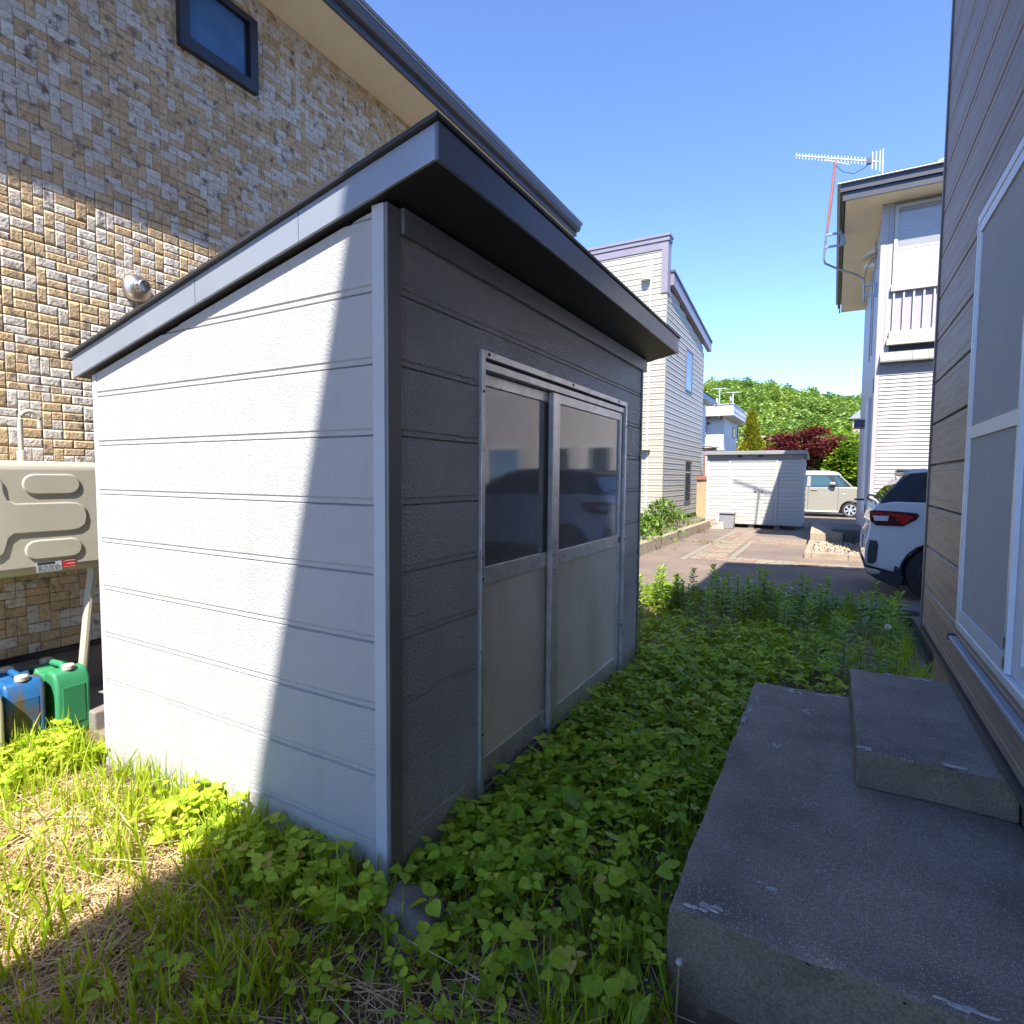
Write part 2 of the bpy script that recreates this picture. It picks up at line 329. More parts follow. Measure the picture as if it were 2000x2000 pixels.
def roofpoly(t0, t1, x0=RX0, x1=RX1): return [(x0, ROOFZ(x0)+t0), (x1, ROOFZ(x1)+t0), (x1, ROOFZ(x1)+t1), (x0, ROOFZ(x0)+t1)]
MB().prism(roofpoly(.004, .02, RX0+.01, RX1-.01), 'y', RY0+.012, RY1-.012).build('soffit', m_soff, sh)
MB().prism(roofpoly(0, .104), 'y', RY0, RY0+.012).build('fascia', m_fasc, sh, bev=.002)
MB().prism(roofpoly(0, .104), 'y', RY1-.012, RY1).build('fascia', m_fasc, sh)
box('fascia', (RX1+.0005, RY0-.001, ROOFZ(RX1)-.006), (RX1+.013, RY1+.001, ROOFZ(RX1)+.104), m_ffasc, sh, bev=.002)
MB().prism(roofpoly(.105, .120, RX0-.03, RX1+.02), 'y', RY0-.018, RY1+.02).build('roof_sheet', m_roof, sh, bev=.003)
for y in np.arange(.2, 2.9, .42): MB().prism(roofpoly(.121, .133, RX0+.05, RX1-.08), 'y', y, y+.02).build('roof_seam', m_roof, sh)
for x0 in (-.95, -.35): MB().prism([(x0, ROOFZ(x0)), (x0+.003, ROOFZ(x0)), (x0+.003, ROOFZ(x0)+.104), (x0, ROOFZ(x0)+.104)], 'y', RY0-.0015, RY0).build('fascia_joint', m_ffasc, sh)
# doorway
fr = MB()
fr.box((-.05, YD0, .06), (.026, YD0+.028, ZD1)).box((-.05, YD1-.03, .06), (.026, YD1, ZD1)); fr.box((-.05, YD0+.0281, ZD1-.03), (.0255, YD1-.0301, ZD1))
fr.box((-.05, YD0+.0281, ZD1-.075), (.014, YD1-.0301, ZD1-.042)).box((-.05, YD1-.055, .10), (-.01, YD1-.037, ZD1-.08)).box((-.05, YD0+.03, ZD1-.042), (-.02, YD1-.031, ZD1-.0301))
dfr = fr.build('door_frame', m_alu, sh, bev=.002)
sc = MB()
for y in (.60, 1.48, 2.25): sc.lathe([(.008, 0), (.007, .003), (.0, .004)], (.026, y, ZD1-.014), 'x', 8)
for z in (.35, 1.02, 1.8): sc.lathe([(.006, 0), (.005, .003), (0, .004)], (.026, YD0+.014, z), 'x', 8); sc.lathe([(.006, 0), (.005, .003), (0, .004)], (.026, YD1-.015, z), 'x', 8)
sc.build('screw', m_black, dfr, smooth=True)
sr = MB(); sr.box((-.07, YD0+.03, .055), (.018, YD1-.031, .075)).box((-.055, YD0+.03, .075), (-.048, YD1-.031, .092)).box((-.018, YD0+.03, .075), (-.012, YD1-.031, .092)).box((.010, YD0+.03, .075), (.018, YD1-.031, .088))
sr.build('sill_rail', m_rail, sh, bev=.0015)
box('sill_apron', (-.04, YD0, -.04), (.022, YD1, .054), m_dtrim, sh, bev=.003)
def sdoor(y0, y1, xf, wl, wr):
    st = MB(); z0, z1 = .078, ZD1-.08
    st.box((xf-.028, y0, z0), (xf, y0+wl, z1)).box((xf-.028, y1-wr, z0), (xf, y1, z1))
    st.box((xf-.026, y0+wl, z1-.05), (xf-.002, y1-wr, z1)).box((xf-.026, y0+wl, z0), (xf-.002, y1-wr, z0+.115)).box((xf-.026, y0+wl, .975), (xf-.001, y1-wr, 1.052))
    d = st.build('sliding_door', m_alu, sh, bev=.002)
    box('glass_pane', (xf-.016, y0+wl+.0005, 1.0525), (xf-.012, y1-wr-.0005, z1-.0505), m_glass, d)
    box('door_panel', (xf-.016, y0+wl+.0005, z0+.1155), (xf-.011, y1-wr-.0005, .9745), m_panel, d)
    return d
d1 = sdoor(YD0+.03, 1.36, -.022, .006, .055)
d2 = sdoor(1.268, YD1-.058, .008, .085, .034)
sc = MB()
for z in (1.0, 1.035, .955, .13): sc.lathe([(.005, 0), (.004, .002), (0, .003)], (.008, 1.30, z), 'x', 8)
sc.build('screw', m_black, d2); box('latch', (.008, YD1-.086, 1.0), (.013, YD1-.066, 1.04), m_black, d2)
gm = MB()
for y, h in ((.75, .03), (1.1, .02), (1.9, .025)): gm.box((-.03, y, -.05), (.0, y+.12, -.02+h))

# ------------------------------------------------------------------ tan stone-clad house
XT = -2.9
th = root('stone_house', 'two storey house clad in tan and grey split stone blocks with cream soffit', 'house', (-6, 2, 0))
box('wall', (-9, -6, .34), (XT-.0035, 6.9, 5.27), m_mortar, th)
def block_template(seed):
    r = np.random.default_rng(seed); g = []
    for j in range(4):
        for i in range(5):
            u_, v_ = (0, .09, .5, .91, 1)[i], (0, .15, .85, 1)[j]; e = (i in (0, 4)) or (j in (0, 3))
            g.append((.0008 if e else r.uniform(.0006, .0020), u_, v_))
    n = len(g); g = [(d+.0005, u_*.958+.021, v_*.945+.0275) for d, u_, v_ in g]
    ring = [0,1,2,3,4,9,14,19,18,17,16,15,10,5]
    g += [(-.005, g[i][1]+(g[i][1]-.5)*.02, g[i][2]+(g[i][2]-.5)*.02) for i in ring]
    F = [(j*5+i, j*5+i+1, (j+1)*5+i+1, (j+1)*5+i) for j in range(3) for i in range(4)]
    F += [(ring[k], n+k, n+(k+1) % len(ring), ring[(k+1) % len(ring)]) for k in range(len(ring))]
    return np.array(g, float), np.array(F)
BT = [block_template(s_) for s_ in range(6)]
ys = [-1.6]
while ys[-1] < 6.9: ys.append(ys[-1]+random.uniform(.044, .064))
zs = [.36]
while zs[-1] < 5.27: zs.append(zs[-1]+random.uniform(.040, .062))
zs[-1] = 5.27
occ = np.zeros((len(ys)-1, len(zs)-1), bool); blocks = []
for j in range(len(zs)-1):
    for i in range(len(ys)-1):
        if occ[i, j]: continue
        q = random.random(); wI, hI = 1, 1
        if q < .52 and i+1 < len(ys)-1 and not occ[i+1, j]: wI = 2
        elif q < .72 and j+1 < len(zs)-1: hI = 2
        elif q < .78 and i+1 < len(ys)-1 and j+1 < len(zs)-1 and not occ[i+1, j]: wI, hI = 2, 1
        occ[i:i+wI, j:j+hI] = True
        y0, y1, z0, z1 = ys[i], ys[i+wI], zs[j], zs[j+hI]
        if 1.12 < (y0+y1)/2 < 1.67 and 4.55 < (z0+z1)/2 < 5.03: continue
        g = math.sin(y0*2.1+z0*1.3)+math.sin(z0*2.7-y0*1.7)
        tan = random.random() < .52+.10*g
        blocks.append((y0, y1, z0, z1, random.uniform(.5, 1) if tan else random.uniform(0, .4)))
cp = np.array((1.2926, -1.4532, 1.45))
def bkey(b):
    c_ = np.array((XT, (b[0]+b[1])/2, (b[2]+b[3])/2)); vis = (-.05 < c_[1] < 1.3 and c_[2] > 1.60 and c_[2] < 2.0+.55*c_[1]+.9) and not (c_[2] < 1.62)
    return -(vis*10+(b[1]-b[0])*(b[3]-b[2])/np.sum((c_-cp)**2)*1e3)
blocks.sort(key=bkey)
tmesh = {}
for k, (y0, y1, z0, z1, tn) in enumerate(blocks[:300]):
    key = (k % 6, round(tn*7)/7)
    if key not in tmesh:
        T, F = BT[key[0]]; o = npmesh('block', T, F, m_block, np.full(len(T), key[1])); tmesh[key] = o.data; bpy.data.objects.remove(o)
    o = bpy.data.objects.new('block', tmesh[key]); COL.objects.link(o); o.parent = th
    o.location = Vector((XT, y0, z0))-ORG[th.name]; o.scale = (1, y1-y0, z1-z0)
VV, FF, TT, nn = [], [], [], 0
for k, (y0, y1, z0, z1, tn) in enumerate(blocks[300:]):
    T, F = BT[k % 6]; VV.append(T*np.array((1, y1-y0, z1-z0))+np.array((XT, y0, z0))); FF.append(F+nn); TT.append(np.full(len(T), tn)); nn += len(T)
stuff(npmesh('stone_cladding', np.concatenate(VV), np.concatenate(FF), m_block, np.concatenate(TT), parent=th))
box('foundation', (-8.9, -5.9, -.15), (XT-.035, 6.85, .325), m_conc, th)
box('base_flashing', (-8.95, -5.95, .325), (XT+.012, 6.9, .357), m_wframe, th)
# eave
EX, EZ = -2.43, 5.27
y = -6.0
while y < 7.1:
    y2 = min(y+1.82, 7.12); box('soffit_panel', (XT-.01, y, EZ), (EX, y2-.003, EZ+.02), m_cream_s, th); y += 1.82
vp = MB()
for i in range(34):
    for j in range(7): vp.lathe([(.0045, -.0015), (.004, 0)], (XT+.07+j*.055, 3.9+i*.05, EZ), 'z', 5)
vp.build('soffit_vent_holes', m_copper, th)
box('fascia', (EX+.0005, -6.05, EZ-.015), (EX+.03, 7.15, EZ+.15), m_slate, th, bev=.004)
gt = MB(); gt.prism([(EX+.031, EZ+.05), (EX+.075, EZ+.055), (EX+.095, EZ+.09), (EX+.10, EZ+.14), (EX+.031, EZ+.14)], 'y', -6.05, 7.15); gt.build('gutter', m_slate, th)
box('gutter_lip', (EX+.05, -6.05, EZ+.1405), (EX+.108, 7.16, EZ+.152), m_slate2, th)
box('fascia_cap', (EX-.02, -6.06, EZ+.1525), (EX+.118, 7.18, EZ+.19), m_slate, th, bev=.003)
MB().prism([(EX+.02, EZ+.191), (-9.4, EZ+1.0), (-9.4, EZ+.1), (EX-.03, EZ+.1)], 'y', -6.05, 7.15).build('roof', m_roof, th)
box('end_fascia', (-9.4, 7.151, EZ-.01), (EX-.03, 7.18, EZ+.17), m_slate, th)
# small high window
wf = MB(); a, b, c_, d_ = 1.08, 1.715, 4.50, 5.06
for y0, z0, y1, z1 in ((a, c_, b, c_+.085), (a, d_-.05, b, d_), (a, c_+.0851, a+.07, d_-.0501), (b-.07, c_+.0851, b, d_-.0501)): wf.box((XT-.03, y0, z0), (XT+.05, y1, z1))
wf.box((XT-.03, a+.0701, c_+.0851), (XT+.015, a+.095, d_-.0501)).box((XT-.03, b-.095, c_+.0851), (XT+.015, b-.0701, d_-.0501))
W = wf.build('window', m_wframe, th, bev=.003)
box('pane', (XT+.0055, a+.0955, c_+.086), (XT+.010, b-.0955, d_-.051), mat('sky_tinted_glass', (.06, .14, .27), .25, var=.2, vs=3, spec=.25), W)  # sky reflection put into the blue base colour, specular kept low
# flue terminal
fl = MB().lathe([(.092, 0), (.094, .02), (.085, .045), (.055, .07), (.045, .075), (.043, .12), (.036, .125), (.034, .09)], (XT+.004, .745, 2.705), 'x', 28).build('flue_terminal', m_steel, th, smooth=True)
sl_ = MB()
for k in range(10):
    a = k*2*math.pi/10; sl_.add([(XT+.092+dx, .745+.0445*math.cos(a+da), 2.705+.0445*math.sin(a+da)) for dx, da in ((0, -.18), (.02, -.18), (.02, .18), (0, .18))], [(0, 1, 2, 3)])
sl_.build('flue_slots', m_black, fl); MB().lathe([(.034, .0), (.033, .004)], (XT+.085, .745, 2.705), 'x', 20).build('flue_bore', m_black, fl)

# ------------------------------------------------------------------ oil tank
tk = root('oil_tank', 'beige steel heating oil tank with embossed ovals against the stone wall', 'tank', (-2.63, -.35, 0))
TX = -2.42
MB().box((-2.85, -1.0, .90), (TX, .30, 1.515)).build('tank_body', m_tank, tk, bev=.05, seg=4, smooth=True)
def rrect(y0, y1, z0, z1, n=8):
    r = (z1-z0)/2; p = []
    for k in range(n+1): a = -math.pi/2+math.pi*k/n; p.append((y1-r+r*math.cos(a), z0+r+r*math.sin(a)))
    for k in range(n+1): a = math.pi/2+math.pi*k/n; p.append((y0+r+r*math.cos(a), z0+r+r*math.sin(a)))
    return p
for z0, z1, y1 in ((1.335, 1.445, .165), (.985, 1.09, .165)): MB().prism(rrect(-.10, y1, z0, z1), 'x', TX-.01, TX+.009).build('embossed_oval', m_tank, tk, bev=.007, seg=3, smooth=True)
md = [(-.85, 1.02)]
md += [(-.26, 1.0), (-.215, 1.01), (-.185, 1.035), (-.175, 1.07), (-.165, 1.11), (-.14, 1.13), (.10, 1.13), (.15, 1.135), (.185, 1.16), (.195, 1.21), (.185, 1.26), (.15, 1.285), (.10, 1.29), (-.13, 1.29), (-.165, 1.31), (-.175, 1.35), (-.18, 1.40), (-.205, 1.435), (-.25, 1.445), (-.85, 1.44)]
MB().prism(md, 'x', TX-.01, TX+.009).build('embossed_panel', m_tank, tk, bev=.007, seg=3, smooth=True)
gz_ = [(-2.6, -.03, 1.50), (-2.6, -.03, 1.72)]+[(-2.6, .015-.045*math.cos(k*math.pi/8), 1.745+.045*math.sin(k*math.pi/8)) for k in range(9)]+[(-2.6, .06, 1.70)]
MB().tube(gz_, .0125, 12).build('vent_pipe', m_tank, tk, smooth=True)
MB().lathe([(.02, 0), (.02, .06), (.017, .065)], (-2.6, -.03, 1.51), 'z', 14).build('pipe_socket', m_tank, tk, smooth=True)
for x0, y0, dx, dy in ((-2.50, .25, .02, .13), (-2.50, -.85, .01, -.03)):
    MB().tube([(x0, y0, .98), (x0, y0, .86), (x0+dx*.3, y0-dy*.2, .74), (x0+dx, y0-dy*.9, .0)], [.030, .030, .024, .022], 10).build('leg', m_tank, tk, smooth=True)
lb = box('rating_label', (TX+.001, -.052, .915), (TX+.003, .062, .968), m_greyl, tk)
box('label_heading', (TX+.0035, -.05, .957), (TX+.0042, .03, .967), m_black, lb)
pr = MB()
for r_ in range(4):
    yy = -.046
    while yy < .052: l_ = random.uniform(.006, .02); pr.box((TX+.0035, yy, .921+r_*.0085), (TX+.004, min(yy+l_, .058), .9235+r_*.0085)); yy += l_+.005
pr.build('label_print', m_black, lb)
rl = box('warning_label', (TX+.001, .070, .925), (TX+.003, .130, .972), m_redp, tk)
pr = MB().box((TX+.0035, .088, .945), (TX+.004, .126, .950)).box((TX+.0035, .074, .964), (TX+.004, .126, .967)).box((TX+.0035, .074, .930), (TX+.004, .126, .932)); pr.build('label_print', m_cap, rl)
for y0 in (-.8, .1): box('wall_bracket', (-2.89, y0, .86), (-2.84, y0+.05, 1.0), m_tank, tk)
# jerry cans
def jerry(y, m, label, xc=-2.52, rz=0.):
    r_ = root('jerry_can', label, 'jerry can', (xc, y, 0))
    p = [(-.165, 0), (.165, 0), (.165, .30), (.135, .355), (.06, .365), (.045, .335), (-.045, .335), (-.06, .365), (-.135, .355), (-.165, .30)]
    MB().prism([(xc+a, b) for a, b in p], 'y', y-.086, y+.086).build('can_body', m, r_, bev=.03, seg=4, smooth=True, ang=50)
    MB().box((xc+.164, y-.055, .06), (xc+.1675, y+.055, .27)).build('front_panel', m, r_, bev=.003)
    MB().tube([(xc+.02, y-.0865, .03), (xc+.02, y-.0865, .31)], .003, 5).build('mould_seam', m, r_)
    MB().tube([(xc-.075, y, .355), (xc-.05, y, .372), (xc+.05, y, .372), (xc+.075, y, .355)], .017, 10).build('handle', m, r_, smooth=True)
    for dx in (-.115, .115): MB().lathe([(.03, 0), (.031, .02), (.026, .026), (0, .027)], (xc+dx, y+.0, .357), 'z', 16).build('cap', m_cap, r_, smooth=True)
    r_.rotation_euler.z = rz; return r_
jerry(-.135, m_blue, 'dirty blue plastic jerry can beside the green one', rz=R(-4))
jerry(.062, m_green, 'clean green plastic jerry can next to the shed corner', rz=R(3))
jerry(-.35, m_beigep, 'beige plastic jerry can left of the blue one', xc=-2.44)
pd = box('concrete_pad', (-2.75, .14, -.05), (-2.3, .5, .10), m_conc, loc=(-2.5, .3, 0), bev=.01); tag(pd, 'low grey concrete pad behind the green jerry can', 'concrete pad')
bk = box('brick', (-2.02, .03, -.03), (-1.90, .2, .10), m_pav_c, loc=(-1.96, .1, 0), bev=.005); tag(bk, 'pale tan brick standing at the rear foot of the shed', 'brick')
# boulder
from mathutils.noise import noise as noise3
T = bpy.data.meshes.new('boulder'); bm = bmesh.new(); bmesh.ops.create_icosphere(bm, subdivisions=4, radius=1)
rp = [Vector(p).normalized() for p in ((.6, -.7, .5), (-.8, -.3, .55), (.1, .2, 1), (.9, .3, .2), (-.3, .9, .4), (-.2, -.95, .1), (.5, .1, .85))]; ro = (.80, .78, .84, .82, .8, .8, .86)
for v in bm.verts:
    d = v.co.normalized(); k = min([1.0]+[o_/d.dot(n_) if d.dot(n_) > .05 else 1. for n_, o_ in zip(rp, ro)])*1.12+.09*noise3(d*3.1)+.03*noise3(d*9)+.04*noise3(d*1.6+Vector((3, 1, 7)))+.06*noise3(d*5)+0
    v.co = Vector((d.x*.145*k, d.y*.115*k, d.z*.112*k))
bm.to_mesh(T); bm.free(); T.polygons.foreach_set('use_smooth', [True]*len(T.polygons)); T.materials.append(m_stone)
bo = bpy.data.objects.new('boulder', T); COL.objects.link(bo); bo.location = (.150, -.075, .004); bo.scale = (.88, .88, .9); tag(bo, 'rounded grey boulder half buried at the near foot of the shed', 'boulder')

# ------------------------------------------------------------------ brown house on the right
XB, YC = 1.86, 3.22
bh = root('brown_house', 'house with brown woodgrain siding and white sliding window', 'house', (5, -2, 0))
BP = .267; zb = [3.95+BP*n for n in range(-13, 12)]
def bboard(y0, y1, z0, z1, g=True):
    pr = [(0.03, z0), (.012, z0), (.012, z0+.005), (-.008, z0+.005), (-.012, z0+.008)]
    if g and z1-z0 > .2: pr += [(-.012, z0+.045), (-.0105, z0+.047), (-.0105, z0+.050), (-.012, z0+.052), (-.012, z1-.05), (-.0105, z1-.048), (-.0105, z1-.045), (-.012, z1-.043)]
    pr += [(-.012, z1-.010), (0, z1-.002), (.03, z1-.002)]
    MB().prism([(XB+d, z) for d, z in pr], 'y', y0, y1).build('siding_board', m_brown, bh)
WY0, WY1, WZ0, WZ1 = -.1, 1.94, .745, 2.655
for z in zb:
    z1 = z+BP
    if z1 < .5 or z > 6.6: continue
    z0 = max(z, .455)
    if z1 <= WZ0+.01 or z0 >= WZ1-.01: bboard(-6, YC-.02, z0, z1)
    else:
        bboard(WY1, YC-.02, z0, z1); bboard(-6, WY0, z0, z1)
        if z0 < WZ0 < z1: bboard(WY0, WY1, z0, WZ0-.002)
        if z0 < WZ1 < z1: bboard(WY0, WY1, WZ1+.002, z1)
box('wall', (XB+.03, -6, .45), (9, YC-.01, 6.6), m_btrim, bh)
box('corner_trim', (XB-.022, YC-.019, .44), (XB+.05, YC+.02, 6.6), m_btrim, bh, bev=.003)
fb = MB().box((XB-.014, -6, .425), (XB+.03, YC-.02, .4545)); fb.build('starter_trim', m_btrim, bh)
box('foundation', (XB+.055, -5.9, -.2), (8.9, YC-.06, .425), m_kerb, bh)
# sliding window
wf = MB(); a, b, c_, d_ = WY0+.003, WY1-.003, WZ0+.003, WZ1-.003; f = XB-.034
for y0, z0, y1, z1 in ((a, c_, b, c_+.035), (a, d_-.04, b, d_), (a, c_+.0351, a+.03, d_-.0401), (b-.03, c_+.0351, b, d_-.0401)): wf.box((f, y0, z0), (XB+.025, y1, z1))
W = wf.build('sliding_window', m_wsash, bh, bev=.004)
def sash(y0, y1, x0, mid, gm_, name, st=.04):
    s_ = MB(); z0, z1 = c_+.037, d_-.042
    s_.box((x0, y0, z0), (x0+.018, y0+st, z1)).box((x0, y1-st, z0), (x0+.018, y1, z1)).box((x0+.0005, y0+st, z0), (x0+.0175, y1-st, z0+.06)).box((x0+.0005, y0+st, z1-.045), (x0+.0175, y1-st, z1))
    if mid: s_.box((x0+.001, y0+st, 1.64), (x0+.017, y1-st, 1.695))
    s_.box((x0+.008, y0+st, z0+.06), (x0+.011, y1-st, z1-.045), 1)
    return s_.build(name, [m_wsash, gm_], W)
sash(1.06, b-.031, f+.003, True, m_screen, 'screen_sash', .03)
sash(a+.031, 1.11, f+.022, False, m_pane_w, 'glass_sash', .15)
sash(1.0, b-.031, f+.042, False, m_pane_w, 'inner_glass_sash', .05)
MB().box((f+.001, 1.075, .80), (f+.0025, 1.085, .84)).box((f+.001, 1.075, .87), (f+.0025, 1.085, .91)).build('latch', m_black, W)
box('window_sill', (XB-.042, -.2, .665), (XB-.013, 2.04, .684), mat('blue_grey_sill', (.36, .39, .46), .4, var=.05), bh, bev=.003); box('sill_end', (XB-.045, 2.04, .66), (XB-.013, 2.06, .69), m_wframe, bh)
# roof: eave overhangs set the shadow on the shed and drive
ZE = 6.87
MB().prism([(1.02, ZE), (9.5, ZE+2.6), (9.5, ZE-.2), (1.02, ZE-.14)], 'y', -7, -.5).build('roof', m_roof, bh)
MB().prism([(1.44, ZE), (9.5, ZE+2.5), (9.5, ZE-.25), (1.44, ZE-.14)], 'y', -.498, 4.1).build('roof', m_roof, bh)
box('gable_wall', (XB+.03, -6, 6.6), (9, YC-.01, 6.75), m_btrim, bh)

# concrete steps
st = root('concrete_steps', 'old dark concrete door steps with pale lichen patches, two levels', 'steps', (1.4, 1.2, 0))
from mathutils import noise as mnoise
def rough_block(name, a, b, n):
    og = ORG[st.name]
    o = MB().box(a, b).build(name, [m_step, m_ste2], st); me = o.data
    bm = bmesh.new(); bm.from_mesh(me); bmesh.ops.bevel(bm, geom=bm.edges[:], offset=.012, segments=2, affect='EDGES', profile=.6)
    bmesh.ops.subdivide_edges(bm, edges=[e for e in bm.edges if e.calc_length() > .1], cuts=n, use_grid_fill=True)
    for v in bm.verts:
        p = v.co; q = p*9; v.co += Vector((math.sin(q.y*1.7+q.z*2), math.sin(q.x*1.9+q.z), math.sin(q.x*1.3+q.y*1.1)))*.0022
        if min(abs(p.z+og.z-b[2]), 1) < .016 and (min(abs(p.x+og.x-a[0]), abs(p.y+og.y-a[1]), abs(p.y+og.y-b[1])) < .016): v.co.z -= max(0, mnoise.noise(p*14)-.12)*.035+abs(mnoise.noise(p*55))*.006
    bm.normal_update()
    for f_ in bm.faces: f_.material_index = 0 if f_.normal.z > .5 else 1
    bm.to_mesh(me); bm.free(); me.polygons.foreach_set('use_smooth', [True]*len(me.polygons)); me.set_sharp_from_angle(angle=R(50)); return o
rough_block('lower_step', (.93, .105, -.12), (1.91, 2.16, .25), 70)
rough_block('upper_step', (1.41, 1.10, .2515), (1.905, 2.22, .40), 50)

m_lich = mat('pale_lichen', (.46, .45, .43), .9, var=.25, vs=60, bump=.4, bs=120)
def patch(x, y, z, rx, ry, n=26):
    if n > 20:
        for _ in range(7): patch(x+random.gauss(0, .55)*rx, y+random.gauss(0, .55)*ry, z+random.uniform(0, .0006), rx*random.uniform(.15, .6), ry*random.uniform(.15, .55), 14)
        return
    ph = [random.uniform(0, 6.28) for _ in range(4)]; pts = []
    for k in range(n):
        a = 2*math.pi*k/n; q = .68+.22*math.sin(3*a+ph[0])+.14*math.sin(7*a+ph[1])+random.uniform(-.16, .16); pts.append((x+math.cos(a)*rx*q, y+math.sin(a)*ry*q))
    if x-rx*.8 < .925: return
    MB().prism(pts, 'z', z-.003, z+.0016).build('lichen_patch', m_lich, st)
for x, y, rx, ry in ((.962, 1.86, .016, .035), (.955, 1.70, .02, .06), (.95, 1.55, .016, .06), (1.13, 2.09, .045, .03), (1.30, 2.10, .05, .022), (.975, 2.12, .03, .018), (1.02, .14, .045, .02), (1.22, 1.80, .02, .03), (1.12, 1.33, .025, .03), (1.17, .32, .03, .012), (1.62, .125, .09, .012), (1.75, .122, .07, .010), (.985, 1.36, .012, .02), (1.35, 2.12, .03, .015)): patch(x, y, .2515, rx, ry)
for x, y, rx, ry in ((1.44, 1.125, .022, .018), (1.72, 1.12, .05, .012), (1.70, 2.17, .06, .02), (1.60, 2.18, .03, .012)): patch(x, y, .4015, rx, ry)
# ------------------------------------------------------------------ white crossover car
def arc(cx, cz, r, a0, a1, n=10): return [(cx+r*math.cos(R(a0+(a1-a0)*k/n)), cz+r*math.sin(R(a0+(a1-a0)*k/n))) for k in range(n+1)]
def wheel(parent, cx, y0, y1, cz, r, out, spokes=5, rr=.68, rm=m_rim):
    t = MB().lathe([(r*.72, y0), (r*.95, y0+.005), (r, y0+.03), (r, y1-.03), (r*.95, y1-.005), (r*.72, y1)], (cx, 0, cz), 'y', 32).build('wheel', m_tyre, parent, smooth=True)
    ys_ = y0-.004 if out < 0 else y1+.004
    m_ = MB().lathe([(r*rr, ys_), (r*rr, ys_-out*.03), (r*rr*.93, ys_-out*.03), (r*rr*.90, ys_)], (cx, 0, cz), 'y', 32)
    for k in range(spokes):
        a = 2*math.pi*k/spokes+.3
        p = [(cx+q*math.cos(a+da), cz+q*math.sin(a+da)) for q, da in ((r*.08, -.9), (r*rr*.95, -.22), (r*rr*.95, .22), (r*.08, .9))]
        m_.prism(p, 'y', min(ys_+out*.008, ys_-out*.012), max(ys_+out*.008, ys_-out*.012))
    m_.lathe([(r*.16, ys_+out*.01), (r*.16, ys_-out*.01)], (cx, 0, cz), 'y', 16)
    m_.build('rim', rm, t); MB().lathe([(r*rr, ys_-out*.031), (r*rr, ys_-out*.035)], (cx, 0, cz), 'y', 24).build('brake_disc', m_carbk, t)
    return t
cy0, cy1 = 7.0, 8.69
car = root('parked_car', 'white crossover car seen from its rear corner behind the brown house', 'car', (3.7, 7.85, DZ))
WR, WF, WZ = 2.44, 4.96, .30
low = [(1.70, .36), (1.672, .44), (1.674, .66), (1.70, .74), (1.712, .86), (1.722, 1.0), (1.75, 1.10), (1.80, 1.163), (2.0, 1.178), (2.7, 1.165), (4.30, 1.13), (4.75, 1.10), (5.35, 1.02), (5.62, .92), (5.68, .78), (5.69, .5), (5.64, .33), (5.45, .27)]
low += arc(WF, WZ, .40, 0, 180)+[(4.50, .24), (2.9, .24)]+arc(WR, WZ, .40, 0, 180)+[(2.03, .285)]
bdy = MB().prism(low, 'y', lambda x_, z: cy0+.05*max(0, 1-(x_-1.66)/.25)+.03*max(0, (x_-5.2)/.5)+(.02 if z > 1.1 else 0)+(.03 if z < .4 else 0), lambda x_, z: cy1-.05*max(0, 1-(x_-1.66)/.25)-.03*max(0, (x_-5.2)/.5)).build('body', m_carw, car, bev=.035, seg=4, smooth=True, ang=60)
lean = .36
gy = lambda x_, z: cy0+.035+(z-1.16)*lean; gy2 = lambda x_, z: cy1-.035-(z-1.16)*lean
MB().prism([(1.80, 1.15), (1.87, 1.27), (2.10, 1.535), (2.6, 1.56), (3.35, 1.555), (3.62, 1.50), (4.42, 1.12)], 'y', gy, gy2).build('greenhouse', m_cglass, car, bev=.012, seg=2, smooth=True)
MB().prism([(2.06, 1.537), (2.3, 1.585), (2.7, 1.60), (3.3, 1.592), (3.66, 1.51), (3.58, 1.49), (3.3, 1.555), (2.5, 1.563), (2.12, 1.522)], 'y', lambda x_, z: cy0+.16-(1.6-z)*.2, lambda x_, z: cy1-.16).build('roof_panel', m_carw, car, bev=.012, smooth=True)
MB().prism([(1.985, 1.572), (2.28, 1.597), (2.30, 1.575), (2.10, 1.548)], 'y', cy0+.2, cy1-.2).build('spoiler', m_carw, car, bev=.01, smooth=True)
MB().prism([(2.04, 1.55), (2.11, 1.548), (2.10, 1.49), (2.07, 1.50)], 'y', cy0+.16, cy1-.16).build('spoiler_fin', m_chrome, car, bev=.006, smooth=True)
for nm, pl, mm in (('side_window', [(2.14, 1.19), (2.46, 1.19), (2.46, 1.50), (2.34, 1.485)], m_cglass2), ('side_window', [(2.52, 1.19), (3.18, 1.19), (3.18, 1.515), (2.52, 1.51)], m_cglass2), ('side_window', [(3.26, 1.19), (4.1, 1.17), (3.62, 1.46), (3.28, 1.51)], m_cglass2)):
    MB().prism(pl, 'y', lambda x_, z: gy(x_, z)-.005, lambda x_, z: gy(x_, z)+.002).build(nm, m_cglass, car)
MB().prism([(2.10, 1.178), (2.14, 1.20), (2.34, 1.495), (2.30, 1.50)], 'y', lambda x_, z: gy(x_, z)-.008, gy).build('pillar_trim', m_carbk, car)
rw = MB().add([(1.815-.004, cy0+.13, 1.185), (1.815-.004, cy1-.13, 1.185), (2.06-.006, cy1-.24, 1.50), (2.06-.006, cy0+.24, 1.50), (1.86, cy0+.13, 1.185), (1.86, cy1-.13, 1.185), (2.1, cy1-.24, 1.50), (2.1, cy0+.24, 1.50)], [(0,1,2,3),(4,5,6,7),(0,1,5,4),(1,2,6,5),(2,3,7,6),(3,0,4,7)]).build('rear_window', m_cglass, car)
MB().tube([(1.76, 7.75, 1.165), (1.70, 7.6, 1.20), (1.71, 7.45, 1.25), (1.80, 7.3, 1.235), (1.86, 7.2, 1.20)], .013, 6).build('wiper', m_carbk, car, smooth=True)
